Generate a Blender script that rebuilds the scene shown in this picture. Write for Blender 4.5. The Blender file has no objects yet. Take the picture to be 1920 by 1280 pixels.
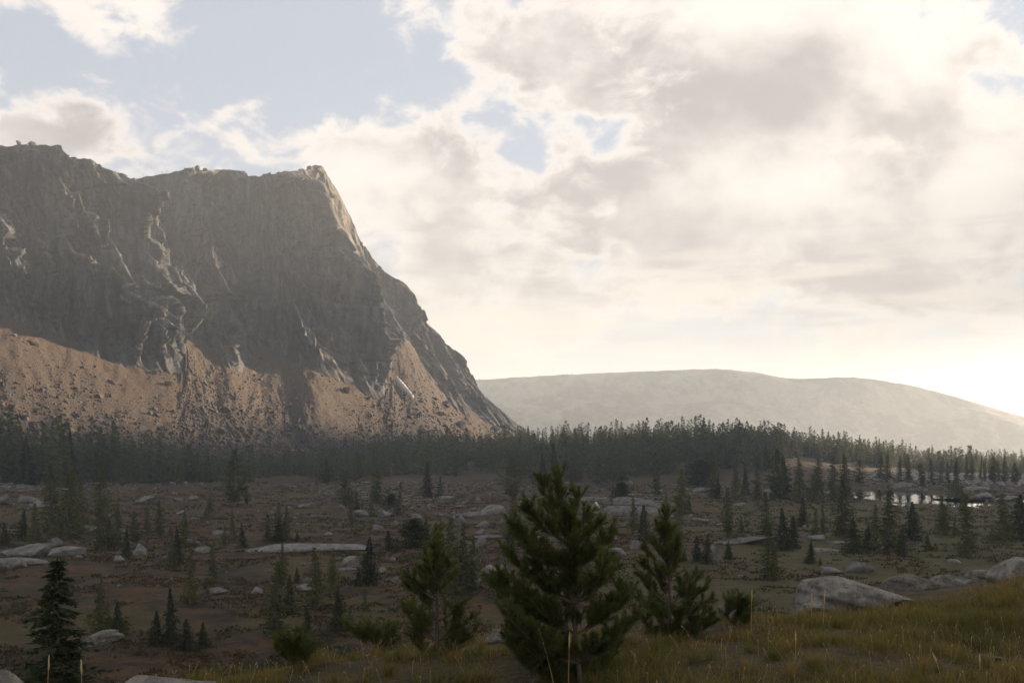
import bpy, bmesh, math, random
import numpy as np
from mathutils import Vector, Matrix, Quaternion
random.seed(7); rng = np.random.default_rng(7)
sc = bpy.context.scene
R = math.radians
F = 1866.7      # focal length of the photograph in its own pixels (35 mm lens)
HOR = 830.0     # eye level row in the photograph

# ------------------------------------------------------------------ camera, sky, sun, exposure
cam = bpy.data.cameras.new('camera'); camo = bpy.data.objects.new('camera', cam)
sc.collection.objects.link(camo)
camo.location = (0, 0, 0); camo.rotation_euler = (R(90), 0, 0)
cam.lens = 35; cam.sensor_width = 36; cam.shift_y = (HOR - 640) / 1920
cam.clip_start = 0.1; cam.clip_end = 60000
sc.camera = camo
SUN_AZ, SUN_EL = R(53), R(12.5)
SUN = Vector((math.sin(SUN_AZ) * math.cos(SUN_EL), math.cos(SUN_AZ) * math.cos(SUN_EL), math.sin(SUN_EL)))
sl = bpy.data.lights.new('sun', 'SUN'); so = bpy.data.objects.new('sun', sl); sc.collection.objects.link(so)
sl.energy = 5.0; sl.angle = R(0.6); sl.color = (1.0, 0.76, 0.50)
so.rotation_euler = (-SUN).to_track_quat('-Z', 'Y').to_euler()
sc.view_settings.view_transform = 'Standard'; sc.view_settings.look = 'None'
sc.view_settings.exposure = 2.3; sc.view_settings.gamma = 1.0
sc.view_settings.use_curve_mapping = False
HAZE_DENSITY = 2.7e-4
sc.cycles.max_bounces = 6; sc.cycles.diffuse_bounces = 2; sc.cycles.glossy_bounces = 2
sc.cycles.transparent_max_bounces = 8; sc.cycles.volume_bounces = 2
sc.cycles.use_denoising = True
sc.cycles.caustics_reflective = False; sc.cycles.caustics_refractive = False


class NT:
    """small helper for node trees"""
    def __init__(s, tree):
        s.t = tree; s.n = tree.nodes; s.l = tree.links
    def node(s, typ, **kw):
        n = s.n.new(typ)
        for k, v in kw.items(): setattr(n, k, v)
        return n
    def set(s, sock, v):
        if isinstance(v, bpy.types.NodeSocket): s.l.new(v, sock)
        elif v is not None: sock.default_value = v
    def math(s, op, a, b=None, c=None, clamp=False):
        n = s.node('ShaderNodeMath', operation=op, use_clamp=clamp)
        for i, v in enumerate((a, b, c)):
            if v is not None: s.set(n.inputs[i], v)
        return n.outputs[0]
    def vmath(s, op, a, b=None):
        n = s.node('ShaderNodeVectorMath', operation=op)
        s.set(n.inputs[0], a)
        if b is not None: s.set(n.inputs[1], b)
        return n.outputs['Value'] if op in ('LENGTH', 'DOT_PRODUCT') else n.outputs[0]
    def noise(s, vec, scale, detail=4, rough=0.55, out='Fac', dist=0.0):
        n = s.node('ShaderNodeTexNoise'); s.set(n.inputs['Vector'], vec)
        n.inputs['Scale'].default_value = scale; n.inputs['Detail'].default_value = detail
        n.inputs['Roughness'].default_value = rough; n.inputs['Distortion'].default_value = dist
        return n.outputs[out]
    def mapr(s, v, a, b, c=0.0, d=1.0, smooth=True):
        n = s.node('ShaderNodeMapRange', interpolation_type='SMOOTHSTEP' if smooth else 'LINEAR')
        s.set(n.inputs[0], v)
        for i, q in enumerate((a, b, c, d)): s.set(n.inputs[i + 1], q)
        return n.outputs[0]
    def mix(s, f, a, b, blend='MIX'):
        n = s.node('ShaderNodeMix', data_type='RGBA', blend_type=blend)
        s.set(n.inputs[0], f)
        s.set(n.inputs[6], a if isinstance(a, bpy.types.NodeSocket) else (*a, 1))
        s.set(n.inputs[7], b if isinstance(b, bpy.types.NodeSocket) else (*b, 1))
        return n.outputs[2]


def build_world():
    w = bpy.data.worlds.new('World'); sc.world = w; w.use_nodes = True
    q = NT(w.node_tree); q.n.clear()
    out = q.node('ShaderNodeOutputWorld'); bg = q.node('ShaderNodeBackground')
    bg.inputs[1].default_value = 0.05
    q.l.new(bg.outputs[0], out.inputs[0])
    sky = q.node('ShaderNodeTexSky', sky_type='NISHITA')
    sky.sun_disc = False; sky.sun_elevation = SUN_EL; sky.sun_rotation = SUN_AZ
    sky.air_density = 1.0; sky.dust_density = 1.5; sky.ozone_density = 1.0; sky.altitude = 2000
    tc = q.node('ShaderNodeTexCoord')
    d = q.vmath('NORMALIZE', tc.outputs['Generated'])
    sp = q.node('ShaderNodeSeparateXYZ'); q.l.new(d, sp.inputs[0])
    x, y, z = sp.outputs
    az = q.math('ARCTAN2', x, y); el = q.math('ARCSINE', z)
    cb = q.node('ShaderNodeCombineXYZ'); q.set(cb.inputs[0], az); q.set(cb.inputs[1], el)
    dn = q.vmath('MULTIPLY', d, (1.0, 1.0, 1.55))
    warp = q.noise(dn, 6.0, 5, 0.6, 'Color')
    wv = q.vmath('MULTIPLY', q.vmath('SUBTRACT', warp, (0.5, 0.5, 0.5)), (0.16, 0.11, 0))
    pos = q.vmath('ADD', cb.outputs[0], wv)

    def blob(px, py, rx, ry, rot=0.0):
        a = math.atan((px - 960) / F); e = math.atan((HOR - py) / F * math.cos(a))
        m1 = q.node('ShaderNodeMapping'); q.l.new(pos, m1.inputs[0]); m1.inputs['Location'].default_value = (-a, -e, 0)
        m2 = q.node('ShaderNodeMapping'); q.l.new(m1.outputs[0], m2.inputs[0])
        m2.inputs['Rotation'].default_value = (0, 0, R(rot))
        m3 = q.node('ShaderNodeMapping'); q.l.new(m2.outputs[0], m3.inputs[0])
        m3.inputs['Scale'].default_value = (F / rx, F / ry, 0)
        g = q.node('ShaderNodeTexGradient', gradient_type='QUADRATIC_SPHERE'); q.l.new(m3.outputs[0], g.inputs[0])
        return g.outputs[1]
    # cloud amount: a broken cover everywhere, heavier and lighter banks by direction
    cov = q.math('MULTIPLY_ADD', q.noise(dn, 2.2, 2, 0.5), 0.5, 0.12)
    for (px, py, rx, ry, rot, wgt) in [
        (560, 120, 520, 300, 0, -0.85), (960, 290, 150, 150, 0, -0.50), (1140, 235, 110, 90, 0, -0.15), (80, 120, 230, 160, 0, -0.5),
        (260, 15, 210, 110, 0, 0.95), (40, 240, 240, 140, 0, 0.8), (200, 290, 160, 70, 0, 0.45), (440, 225, 230, 60, -35, 0.5),
        (500, 290, 130, 110, 0, 0.5), (720, 290, 300, 150, 0, 0.95), (850, 450, 460, 260, 0, 0.7),
        (1030, 70, 380, 190, 0, 0.9), (1330, 260, 420, 360, 0, 0.8), (1620, 200, 520, 420, 0, 0.75),
        (1300, 450, 600, 170, 0, 0.6), (1000, 560, 500, 130, 0, 0.4), (1880, 330, 360, 260, 0, 0.7), (1750, 520, 500, 120, 0, 0.35), (1500, 60, 420, 200, 0, 0.4)]:
        cov = q.math('MULTIPLY_ADD', blob(px, py, rx, ry, rot), wgt, cov)
    n1 = q.math('ADD', q.math('MULTIPLY', q.noise(dn, 6.5, 3, 0.5), 0.5), q.math('MULTIPLY', q.noise(dn, 19.0, 12, 0.66, dist=0.4), 0.5))
    dens = q.math('ADD', cov, q.math('MULTIPLY', q.math('SUBTRACT', n1, 0.5), 3.3))
    alpha = q.mapr(dens, 0.26, 0.64)
    # thickness: thin parts glow, thick parts are grey underneath
    n2 = q.noise(q.vmath('ADD', dn, (0.03, 0.02, 0.06)), 4.2, 9, 0.58, dist=0.1)
    thick = q.math('MULTIPLY', q.mapr(dens, 0.46, 0.95), q.mapr(n2, 0.37, 0.62))
    sund = q.math('MAXIMUM', q.vmath('DOT_PRODUCT', d, tuple(SUN)), 0.0)
    glow = q.math('POWER', sund, 7.0)
    white = q.mix(glow, (7.7, 7.1, 6.6), (8.4, 7.6, 6.8))
    grey = q.mix(glow, (3.5, 3.3, 3.35), (3.6, 3.3, 3.2))
    ccol = q.mix(thick, white, grey)
    base = q.mix(0.72, sky.outputs[0], (4.5, 4.95, 5.7))
    col = q.mix(alpha, base, ccol)
    # thin bright layers low in the west
    st = q.noise(q.vmath('MULTIPLY', d, (1.0, 1.0, 9.0)), 4.5, 7, 0.6, dist=0.3)
    band = q.math('MULTIPLY', q.mapr(el, 0.02, 0.06), q.mapr(el, 0.14, 0.24, 1.0, 0.0))
    col = q.mix(q.math('MULTIPLY', q.math('MULTIPLY', q.mapr(st, 0.50, 0.64), band), 0.75), col, (7.4, 6.6, 5.7))
    col = q.mix(q.math('MULTIPLY', q.math('MULTIPLY', q.mapr(st, 0.50, 0.36), band), 0.6), col, (3.6, 3.4, 3.45))
    # hazy air low over the horizon
    low = q.math('EXPONENT', q.math('MULTIPLY', q.math('MAXIMUM', el, 0.0), -7.5))
    hz = q.mix(glow, (4.7, 4.2, 3.75), (4.9, 4.2, 3.45))
    col = q.mix(q.math('MULTIPLY', low, 0.75), col, hz)
    col = q.mix(1.0, col, (0.56, 0.56, 0.56), 'MULTIPLY')
    q.l.new(col, bg.inputs[0])
build_world()


# ------------------------------------------------------------------ numeric helpers
def hsh(ix, iy, iz=0, seed=0):
    h = (ix.astype(np.int64) * 374761393 + iy.astype(np.int64) * 668265263 + np.asarray(iz).astype(np.int64) * 2147483647 + seed * 1274126177) & 0xffffffff
    h = ((h ^ (h >> 13)) * 1274126177) & 0xffffffff
    h = ((h ^ (h >> 16)) * 2246822519) & 0xffffffff
    return ((h ^ (h >> 15)) & 0xffffff) / float(0x1000000)

def vnoise(x, y, seed=0):
    x = np.asarray(x, float); y = np.asarray(y, float)
    ix = np.floor(x); iy = np.floor(y); fx = x - ix; fy = y - iy
    fx = fx * fx * fx * (fx * (fx * 6 - 15) + 10); fy = fy * fy * fy * (fy * (fy * 6 - 15) + 10)
    a = hsh(ix, iy, 0, seed); b = hsh(ix + 1, iy, 0, seed); c = hsh(ix, iy + 1, 0, seed); d = hsh(ix + 1, iy + 1, 0, seed)
    return (a * (1 - fx) + b * fx) * (1 - fy) + (c * (1 - fx) + d * fx) * fy * 1.0 - 0.5

def fbm(x, y, seed=0, oct=4):
    t = 0; a = 1.0
    for o in range(oct):
        t = t + a * vnoise(x * 2 ** o + 17.3 * o, y * 2 ** o - 9.1 * o, seed + o); a *= 0.5
    return t

def facet(s, t, cs, ct, amp, tilt, seed):
    """broken rock: jittered cells, each with its own set-back and its own plane"""
    p = s / cs; q = t / ct
    i0 = np.floor(p); j0 = np.floor(q)
    best = np.full(p.shape, 1e9); val = np.zeros(p.shape)
    for di in (-1, 0, 1):
        for dj in (-1, 0, 1):
            i = i0 + di; j = j0 + dj
            cx = i + 0.1 + 0.8 * hsh(i, j, 1, seed); cy = j + 0.1 + 0.8 * hsh(i, j, 2, seed)
            dx = p - cx; dy = q - cy; dd = dx * dx + dy * dy
            v = (hsh(i, j, 3, seed) - 0.5) * 2 * amp + dx * cs * (hsh(i, j, 4, seed) - 0.5) * 2 * tilt + dy * ct * (hsh(i, j, 5, seed) - 0.5) * 0.8 * tilt
            m = dd < best; best = np.where(m, dd, best); val = np.where(m, v, val)
    return val

def sstep(a, b, x):
    t = np.clip((x - a) / (b - a), 0, 1); return t * t * (3 - 2 * t)

def P(px, py, Y):
    return Vector(((px - 960) / F * Y, Y, (HOR - py) / F * Y))

POND_Z = -17.33
PONDS = [(122.0, 322.0, 15.0, 46.0), (136.0, 297.0, 6.0, 9.0), (149.0, 296.0, 3.5, 8.0)]
def pondmask(x, y):
    m = np.zeros(np.shape(x))
    for cx, cy, rx, ry in PONDS:
        r = np.sqrt(((x - cx) / rx) ** 2 + ((y - cy) / ry) ** 2) + 0.5 * vnoise(x / 5, y / 9, 91)
        m = np.maximum(m, 1 - sstep(0.75, 1.25, r))
    return m

def H(x, y):
    x = np.asarray(x, float); y = np.asarray(y, float)
    ys = np.maximum(y, 1.0); t = x / ys
    xe = x * np.minimum(1.0, 11.0 / ys)
    zp = np.interp(xe, [-14, -6, -3.4, -2.6, -1.6, 0, 1.2, 3, 4.65, 5.65, 8, 20], [-4.0, -2.7, -2.22, -2.13, -2.02, -1.99, -1.95, -1.90, -1.86, -1.67, -1.38, -1.3])
    yc = np.interp(x, [-6, -2.6, 0, 1.2, 5.5, 10], [7.3, 8.6, 9.5, 9.7, 11.3, 12.5])
    d = np.maximum(y - yc, 0)
    left = 0.36 * (d - 1.3 * (1 - np.exp(-d / 1.3)))
    right = 0.13 * d + 0.32 * np.maximum(d - 11, 0)
    fr = sstep(0.24, 0.36, t)
    near = zp - (left * (1 - fr) + right * fr)
    near = near + 0.10 * vnoise(x / 1.1, y / 1.1, 3) + 0.05 * vnoise(x / 0.35, y / 0.35, 4)
    # little earth step under the pines
    near = near - 0.16 * np.exp(-((x + 0.15) / 0.5) ** 2 - ((y - 8.3) / 0.55) ** 2)
    basin = -15.0 - 2.3 * sstep(70, 360, y)
    und = 1.5 * fbm(x / 55, y / 55, 11, 3) + 0.55 * fbm(x / 9, y / 9, 21, 2) + 0.28 * vnoise(x / 2.1, y / 2.6, 31) + 0.13 * vnoise(x / 0.8, y / 1.0, 33)
    pm = pondmask(x, y)
    nearpond = np.exp(-((x - 130) / 38) ** 2 - ((y - 318) / 62) ** 2)
    und = und * (1 - 0.85 * nearpond) * sstep(20, 60, y)
    basin = basin + und - 1.1 * pm
    hillA = np.interp(t, [-.6, -.2, -.1, .2, .34, .45, .6], [3, 1, 9, 14, 5, -3, -3])
    basin = basin + hillA * sstep(400, 640, y)
    basin = basin + 4.6 * np.exp(-((x - 205) / 80) ** 2 - ((y - 432) / 55) ** 2) + 2.0 * fbm(x / 14, y / 14, 41, 3) * np.exp(-((x - 190) / 90) ** 2 - ((y - 420) / 60) ** 2)
    basin = basin + 3.0 * np.exp(-((x + 190) / 70) ** 2 - ((y - 330) / 90) ** 2)
    basin = basin - np.interp(t, [-.1, 0.06, 0.2], [0, 10, 75]) * sstep(700, 1150, y) - 60 * sstep(1200, 3000, y)
    k = 1.5
    m = np.maximum(near, basin)
    return m + k * np.exp(-np.abs(near - basin) / k) * 0.35 * sstep(20, 40, y)

def Hs(x, y): return float(H(np.array([x]), np.array([y]))[0])

_Y = np.exp(np.linspace(math.log(6.0), math.log(1100), 1800))
def hit(px, py, ymin=6.0):
    """where the sight line through a photo pixel meets the ground"""
    xs = (px - 960) / F * _Y; zs = (HOR - py) / F * _Y
    m = (zs <= H(xs, _Y)) & (_Y >= ymin)
    i = int(np.argmax(m)) if m.any() else len(_Y) - 1
    return float(xs[i]), float(_Y[i])

def link(o, parent=None):
    sc.collection.objects.link(o)
    if parent is not None: o.parent = parent
    return o

def mesh_np(name, V, Fc, mat, parent=None, smooth=False, loc=None):
    me = bpy.data.meshes.new(name)
    V = np.asarray(V, np.float32); Fc = np.asarray(Fc, np.int32); k = Fc.shape[1]
    me.vertices.add(len(V)); me.vertices.foreach_set('co', V.ravel())
    me.loops.add(Fc.size); me.loops.foreach_set('vertex_index', Fc.ravel())
    me.polygons.add(len(Fc)); me.polygons.foreach_set('loop_start', np.arange(0, Fc.size, k, dtype=np.int32))
    me.polygons.foreach_set('loop_total', np.full(len(Fc), k, np.int32))
    if smooth: me.polygons.foreach_set('use_smooth', np.ones(len(Fc), bool))
    me.update(calc_edges=True); me.validate()
    if mat: me.materials.append(mat)
    o = bpy.data.objects.new(name, me)
    if loc is not None: o.location = loc
    return link(o, parent)

def grid_faces(nr, nc, wrap=False):
    i = np.arange(nr - 1)[:, None]; j = np.arange(nc if wrap else nc - 1)[None, :]
    j2 = (j + 1) % nc
    a = i * nc + j; b = i * nc + j2; c = (i + 1) * nc + j2; d = (i + 1) * nc + j
    return np.stack([a, b, c, d], -1).reshape(-1, 4)

def attr(o, name, val, dim=1):
    if dim == 1:
        a = o.data.attributes.new(name, 'FLOAT', 'POINT'); a.data.foreach_set('value', np.asarray(val, np.float32).ravel())
    else:
        a = o.data.attributes.new(name, 'FLOAT_VECTOR', 'POINT'); a.data.foreach_set('vector', np.asarray(val, np.float32).ravel())

def tag(o, label=None, cat=None, group=None, kind=None):
    if label: o['label'] = label
    if cat: o['category'] = cat
    if group: o['group'] = group
    if kind: o['kind'] = kind
    return o


# ------------------------------------------------------------------ materials
def new_mat(name):
    m = bpy.data.materials.new(name); m.use_nodes = True
    q = NT(m.node_tree); b = q.n['Principled BSDF']
    b.inputs['Roughness'].default_value = 0.9; b.inputs['Specular IOR Level'].default_value = 0.2
    return m, q, b

def bump(q, b, h, strength, dist):
    n = q.node('ShaderNodeBump'); n.inputs['Strength'].default_value = strength; n.inputs['Distance'].default_value = dist
    q.l.new(h, n.inputs['Height']); q.l.new(n.outputs[0], b.inputs['Normal'])

def geo_pos(q):
    return q.node('ShaderNodeNewGeometry').outputs['Position']

def mat_cliff():
    m, q, b = new_mat('cliff_rock'); p = geo_pos(q)
    st = q.noise(q.vmath('MULTIPLY', p, (0.12, 0.12, 0.018)), 1.0, 6, 0.6)
    big = q.noise(p, 0.013, 4, 0.5); fine = q.noise(p, 0.35, 6, 0.65)
    c = q.mix(q.mapr(st, 0.35, 0.65), (0.021, 0.025, 0.031), (0.080, 0.086, 0.094))
    c = q.mix(q.mapr(big, 0.48, 0.66), c, (0.088, 0.076, 0.066))
    c = q.mix(q.math('MULTIPLY', q.mapr(fine, 0.45, 0.7), 0.5), c, (0.04, 0.038, 0.036))
    vo = q.node('ShaderNodeTexVoronoi', feature='DISTANCE_TO_EDGE'); vo.inputs['Scale'].default_value = 1.0
    q.l.new(q.vmath('ADD', q.vmath('MULTIPLY', p, (0.16, 0.16, 0.055)), q.vmath('MULTIPLY', q.noise(p, 0.08, 4, .6, 'Color'), (1.2, 1.2, 1.2))), vo.inputs['Vector'])
    c = q.mix(q.mapr(vo.outputs['Distance'], 0.0, 0.06, 0.8, 0.0), c, (0.02, 0.02, 0.02))
    vc_ = q.node('ShaderNodeTexVoronoi', feature='F1'); vc_.inputs['Scale'].default_value = 1.0
    q.l.new(q.vmath('ADD', q.vmath('MULTIPLY', p, (0.22, 0.22, 0.10)), q.vmath('MULTIPLY', q.noise(p, 0.2, 3, .6, 'Color'), (.5, .5, .5))), vc_.inputs['Vector'])
    sc_ = q.node('ShaderNodeSeparateColor'); q.l.new(vc_.outputs['Color'], sc_.inputs[0])
    hv = q.node('ShaderNodeHueSaturation'); q.l.new(q.mapr(sc_.outputs[0], 0, 1, 0.68, 1.3, False), hv.inputs['Value']); q.l.new(c, hv.inputs['Color']); c = hv.outputs[0]
    q.l.new(c, b.inputs['Base Color'])
    bump(q, b, q.math('ADD', fine, q.noise(p, 1.4, 4, 0.6)), 0.45, 0.8)
    return m

def mat_talus():
    m, q, b = new_mat('talus_scree')
    at = q.node('ShaderNodeAttribute', attribute_name='st'); p = geo_pos(q)
    streak = q.noise(q.vmath('MULTIPLY', at.outputs['Vector'], (0.10, 0.012, 1)), 1.0, 6, 0.6)
    sp = q.node('ShaderNodeSeparateXYZ'); q.l.new(at.outputs['Vector'], sp.inputs[0])
    fine = q.noise(p, 0.8, 5, 0.7); mid = q.noise(p, 0.09, 5, 0.6)
    up = sp.outputs[2]   # 0 at the foot of the slope .. 1 under the cliff: fine earth gathers high, blocks low
    soil = q.mapr(q.math('ADD', q.math('MULTIPLY', up, 0.42), q.math('ADD', q.math('MULTIPLY', streak, 0.9), q.math('MULTIPLY', mid, 0.3))), 0.62, 0.98)
    c = q.mix(soil, (0.034, 0.031, 0.028), (0.054, 0.034, 0.021))
    c = q.mix(q.math('MULTIPLY', q.mapr(fine, 0.42, 0.62), 0.55), c, (0.10, 0.085, 0.075))
    q.l.new(c, b.inputs['Base Color'])
    bump(q, b, q.math('ADD', fine, q.noise(p, 0.3, 5, 0.7)), 1.0, 1.4)
    return m

def mat_stone(name, c0, c1, lich, scale):
    m, q, b = new_mat(name)
    tc = q.node('ShaderNodeTexCoord'); oi = q.node('ShaderNodeObjectInfo')
    p = q.vmath('ADD', geo_pos(q), q.vmath('MULTIPLY', oi.outputs['Random'], (37., 11., 5.)))
    n = q.noise(p, scale, 7, 0.65); n2 = q.noise(p, scale * 6, 5, 0.7); n3 = q.noise(p, scale * 2.6, 6, 0.7)
    c = q.mix(q.mapr(n, 0.35, 0.65), c0, c1)
    c = q.mix(q.math('MULTIPLY', q.mapr(n3, 0.54, 0.62), 0.75), c, lich)
    c = q.mix(q.math('MULTIPLY', q.mapr(n2, 0.5, 0.7), 0.45), c, (0.07, 0.065, 0.06))
    v = q.mapr(oi.outputs['Random'], 0, 1, 0.75, 1.15, False)
    c = q.mix(1.0, c, q.node('ShaderNodeCombineColor').outputs[0], 'MULTIPLY') if False else c
    hv = q.node('ShaderNodeHueSaturation'); q.l.new(v, hv.inputs['Value']); q.l.new(c, hv.inputs['Color'])
    q.l.new(hv.outputs[0], b.inputs['Base Color'])
    bump(q, b, q.math('ADD', n, n2), 0.6, 0.12 / scale)
    return m

def mat_ground():
    m, q, b = new_mat('ground_cover'); p = geo_pos(q)
    at = q.node('ShaderNodeAttribute', attribute_name='zone')
    sp = q.node('ShaderNodeSeparateXYZ'); q.l.new(at.outputs['Vector'], sp.inputs[0])
    bank, rock, green = sp.outputs
    ps = q.vmath('MULTIPLY', p, (1, 1, 0.3))
    a = q.noise(ps, 0.045, 5, 0.6); b1 = q.noise(ps, 0.35, 6, 0.65); f = q.noise(ps, 2.2, 5, 0.7); ff = q.noise(ps, 14.0, 4, 0.7)
    c = q.mix(q.mapr(b1, 0.38, 0.62), (0.013, 0.009, 0.004), (0.072, 0.037, 0.012))
    c = q.mix(q.math('MULTIPLY', q.mapr(q.math('ADD', a, green), 0.47, 0.60), 0.7), c, (0.062, 0.048, 0.012))
    c = q.mix(q.math('MULTIPLY', q.mapr(f, 0.50, 0.66), 0.75), c, (0.018, 0.016, 0.010))
    c = q.mix(q.math('MULTIPLY', green, q.mapr(b1, 0.4, 0.6)), c, (0.060, 0.062, 0.018))
    rk = q.mapr(q.math('ADD', rock, q.math('MULTIPLY', q.math('SUBTRACT', b1, 0.5), 1.6)), 0.42, 0.62)
    rc = q.mix(f, (0.14, 0.125, 0.115), (0.27, 0.245, 0.225))
    c = q.mix(rk, c, rc)
    bk = q.mix(q.mapr(f, 0.35, 0.65), (0.035, 0.025, 0.014), (0.085, 0.060, 0.026))
    bk = q.mix(q.math('MULTIPLY', q.mapr(ff, 0.45, 0.65), 0.6), bk, (0.05, 0.048, 0.015))
    c = q.mix(bank, c, bk)
    q.l.new(c, b.inputs['Base Color'])
    bump(q, b, q.math('ADD', f, q.math('MULTIPLY', ff, 0.3)), 1.0, 0.25)
    return m

def mat_leaf(name, c0, c1, trans=0.25, tipc=None):
    m, q, b = new_mat(name)
    oi = q.node('ShaderNodeObjectInfo')
    n = q.math('ADD', q.math('MULTIPLY', q.noise(geo_pos(q), 1.3, 3, 0.6), .5), q.math('MULTIPLY', q.mapr(q.noise(geo_pos(q), .16, 2, 0.5), .3, .7), .5))
    c = q.mix(q.math('ADD', q.math('MULTIPLY', n, 0.6), q.math('MULTIPLY', oi.outputs['Random'], 0.4)), c0, c1)
    if tipc is not None:
        at = q.node('ShaderNodeAttribute', attribute_name='hue')
        c = q.mix(at.outputs['Fac'], c, tipc)
    q.l.new(c, b.inputs['Base Color']); b.inputs['Roughness'].default_value = 0.75
    tr = q.node('ShaderNodeBsdfTranslucent'); q.l.new(c, tr.inputs[0])
    mx = q.node('ShaderNodeMixShader'); mx.inputs[0].default_value = trans
    q.l.new(b.outputs[0], mx.inputs[1]); q.l.new(tr.outputs[0], mx.inputs[2])
    q.l.new(mx.outputs[0], q.n['Material Output'].inputs[0])
    return m

def mat_plain(name, col, rough=0.9):
    m, q, b = new_mat(name)
    n = q.noise(geo_pos(q), 9.0, 4, 0.6)
    q.l.new(q.mix(n, tuple(v * 0.7 for v in col), tuple(min(1, v * 1.25) for v in col)), b.inputs['Base Color'])
    b.inputs['Roughness'].default_value = rough
    return m

M = dict(
    cliff=mat_cliff(), talus=mat_talus(), ground=mat_ground(),
    stone=mat_stone('granite', (0.105, 0.097, 0.090), (0.21, 0.195, 0.18), (0.07, 0.068, 0.06), 0.9),
    near_stone=mat_stone('lichened_granite', (0.085, 0.078, 0.070), (0.20, 0.18, 0.155), (0.045, 0.046, 0.034), 5.0),
    scree=mat_stone('scree_block', (0.046, 0.041, 0.037), (0.118, 0.096, 0.078), (0.040, 0.037, 0.034), 0.35),
    larch=mat_leaf('larch_needles', (0.070, 0.084, 0.028), (0.135, 0.140, 0.046), .4),
    spruce=mat_leaf('spruce_needles', (0.028, 0.038, 0.015), (0.060, 0.068, 0.026)),
    pine=mat_leaf('pine_needles', (0.056, 0.072, 0.020), (0.115, 0.125, 0.036), 0.4),
    forest=mat_leaf('forest_needles', (0.036, 0.052, 0.028), (0.115, 0.120, 0.055)),
    grass=mat_leaf('grass_blades', (0.085, 0.090, 0.020), (0.150, 0.135, 0.034), 0.4, (0.22, 0.15, 0.05)),
    straw=mat_plain('dry_straw', (0.42, 0.30, 0.15)),
    bark=mat_plain('bark', (0.15, 0.115, 0.09)), greybark=mat_plain('grey_bark', (0.105, 0.082, 0.066)),
)

# ------------------------------------------------------------------ the ground sheet
def build_ground():
    a = np.concatenate([np.linspace(-180, -45, 28)[:-1], np.linspace(-45, -31, 30)[:-1], np.linspace(-31, 33, 400)[:-1],
                        np.linspace(33, 46, 28)[:-1], np.linspace(46, 180, 28)[:-1]])
    a = np.radians(a)
    r = np.concatenate([[0.3, 1.0, 2.0, 3.0, 4.0, 5.0], np.exp(np.linspace(math.log(5.6), math.log(1100), 430)), np.exp(np.linspace(math.log(1150), math.log(9000), 22))])
    A, RR = np.meshgrid(a, r)
    x = np.sin(A) * RR; y = np.cos(A) * RR
    z = H(x, y)
    o = mesh_np('ground', np.stack([x, y, z], -1).reshape(-1, 3), grid_faces(len(r), len(a), True)[:, ::-1], M['ground'], smooth=True)
    t = x / np.maximum(y, 1)
    bank = 1 - sstep(13, 30, np.hypot(x, y))
    rock = np.clip(0.75 * np.exp(-((x - 200) / 75) ** 2 - ((y - 425) / 60) ** 2) + 0.5 * np.exp(-((x + 180) / 60) ** 2 - ((y - 340) / 80) ** 2)
                   + 0.38 * np.exp(-((t + .12) / .14) ** 2) * sstep(200, 260, y) * (1 - sstep(420, 480, y)) + 0.4 * np.exp(-((t - .12) / .06) ** 2) * sstep(210, 240, y) * (1 - sstep(330, 400, y))
                   + 0.35 * fr_shelf(x, y), 0, 1)
    green = 0.55 * np.clip(0.9 * np.exp(-((y - 135) / 35) ** 2) * sstep(.18, .4, t) + 0.35 * sstep(.05, .3, t) * sstep(60, 100, y) * (1 - sstep(250, 350, y)), 0, 1)
    attr(o, 'zone', np.stack([bank, rock, green], -1).reshape(-1, 3), 3)
    tag(o, 'brown heath meadow and grassy bank', None, None, 'structure')
def fr_shelf(x, y):
    return sstep(.3, .4, x / np.maximum(y, 1)) * sstep(12, 15, y) * (1 - sstep(24, 32, y))
build_ground()

def build_water():
    m, q, b = new_mat('still_water')
    b.inputs['Base Color'].default_value = (0.012, 0.014, 0.012, 1); b.inputs['Roughness'].default_value = 0.03
    b.inputs['Specular IOR Level'].default_value = 0.5; b.inputs['IOR'].default_value = 1.33
    bump(q, b, q.noise(geo_pos(q), 0.8, 2, 0.5), 0.03, 0.05)
    for cx, cy, rx, ry in PONDS:
        th = np.linspace(0, 2 * np.pi, 49)[:-1]
        V = [(0, 0, 0)] + [(1.5 * rx * math.cos(k), 1.5 * ry * math.sin(k), 0) for k in th]
        Fc = [(0, 1 + i, 1 + (i + 1) % 48) for i in range(48)]
        o = mesh_np('pond_water', V, Fc, m, loc=(cx, cy, POND_Z + 0.05)); tag(o, None, None, None, 'structure')
build_water()

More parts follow.
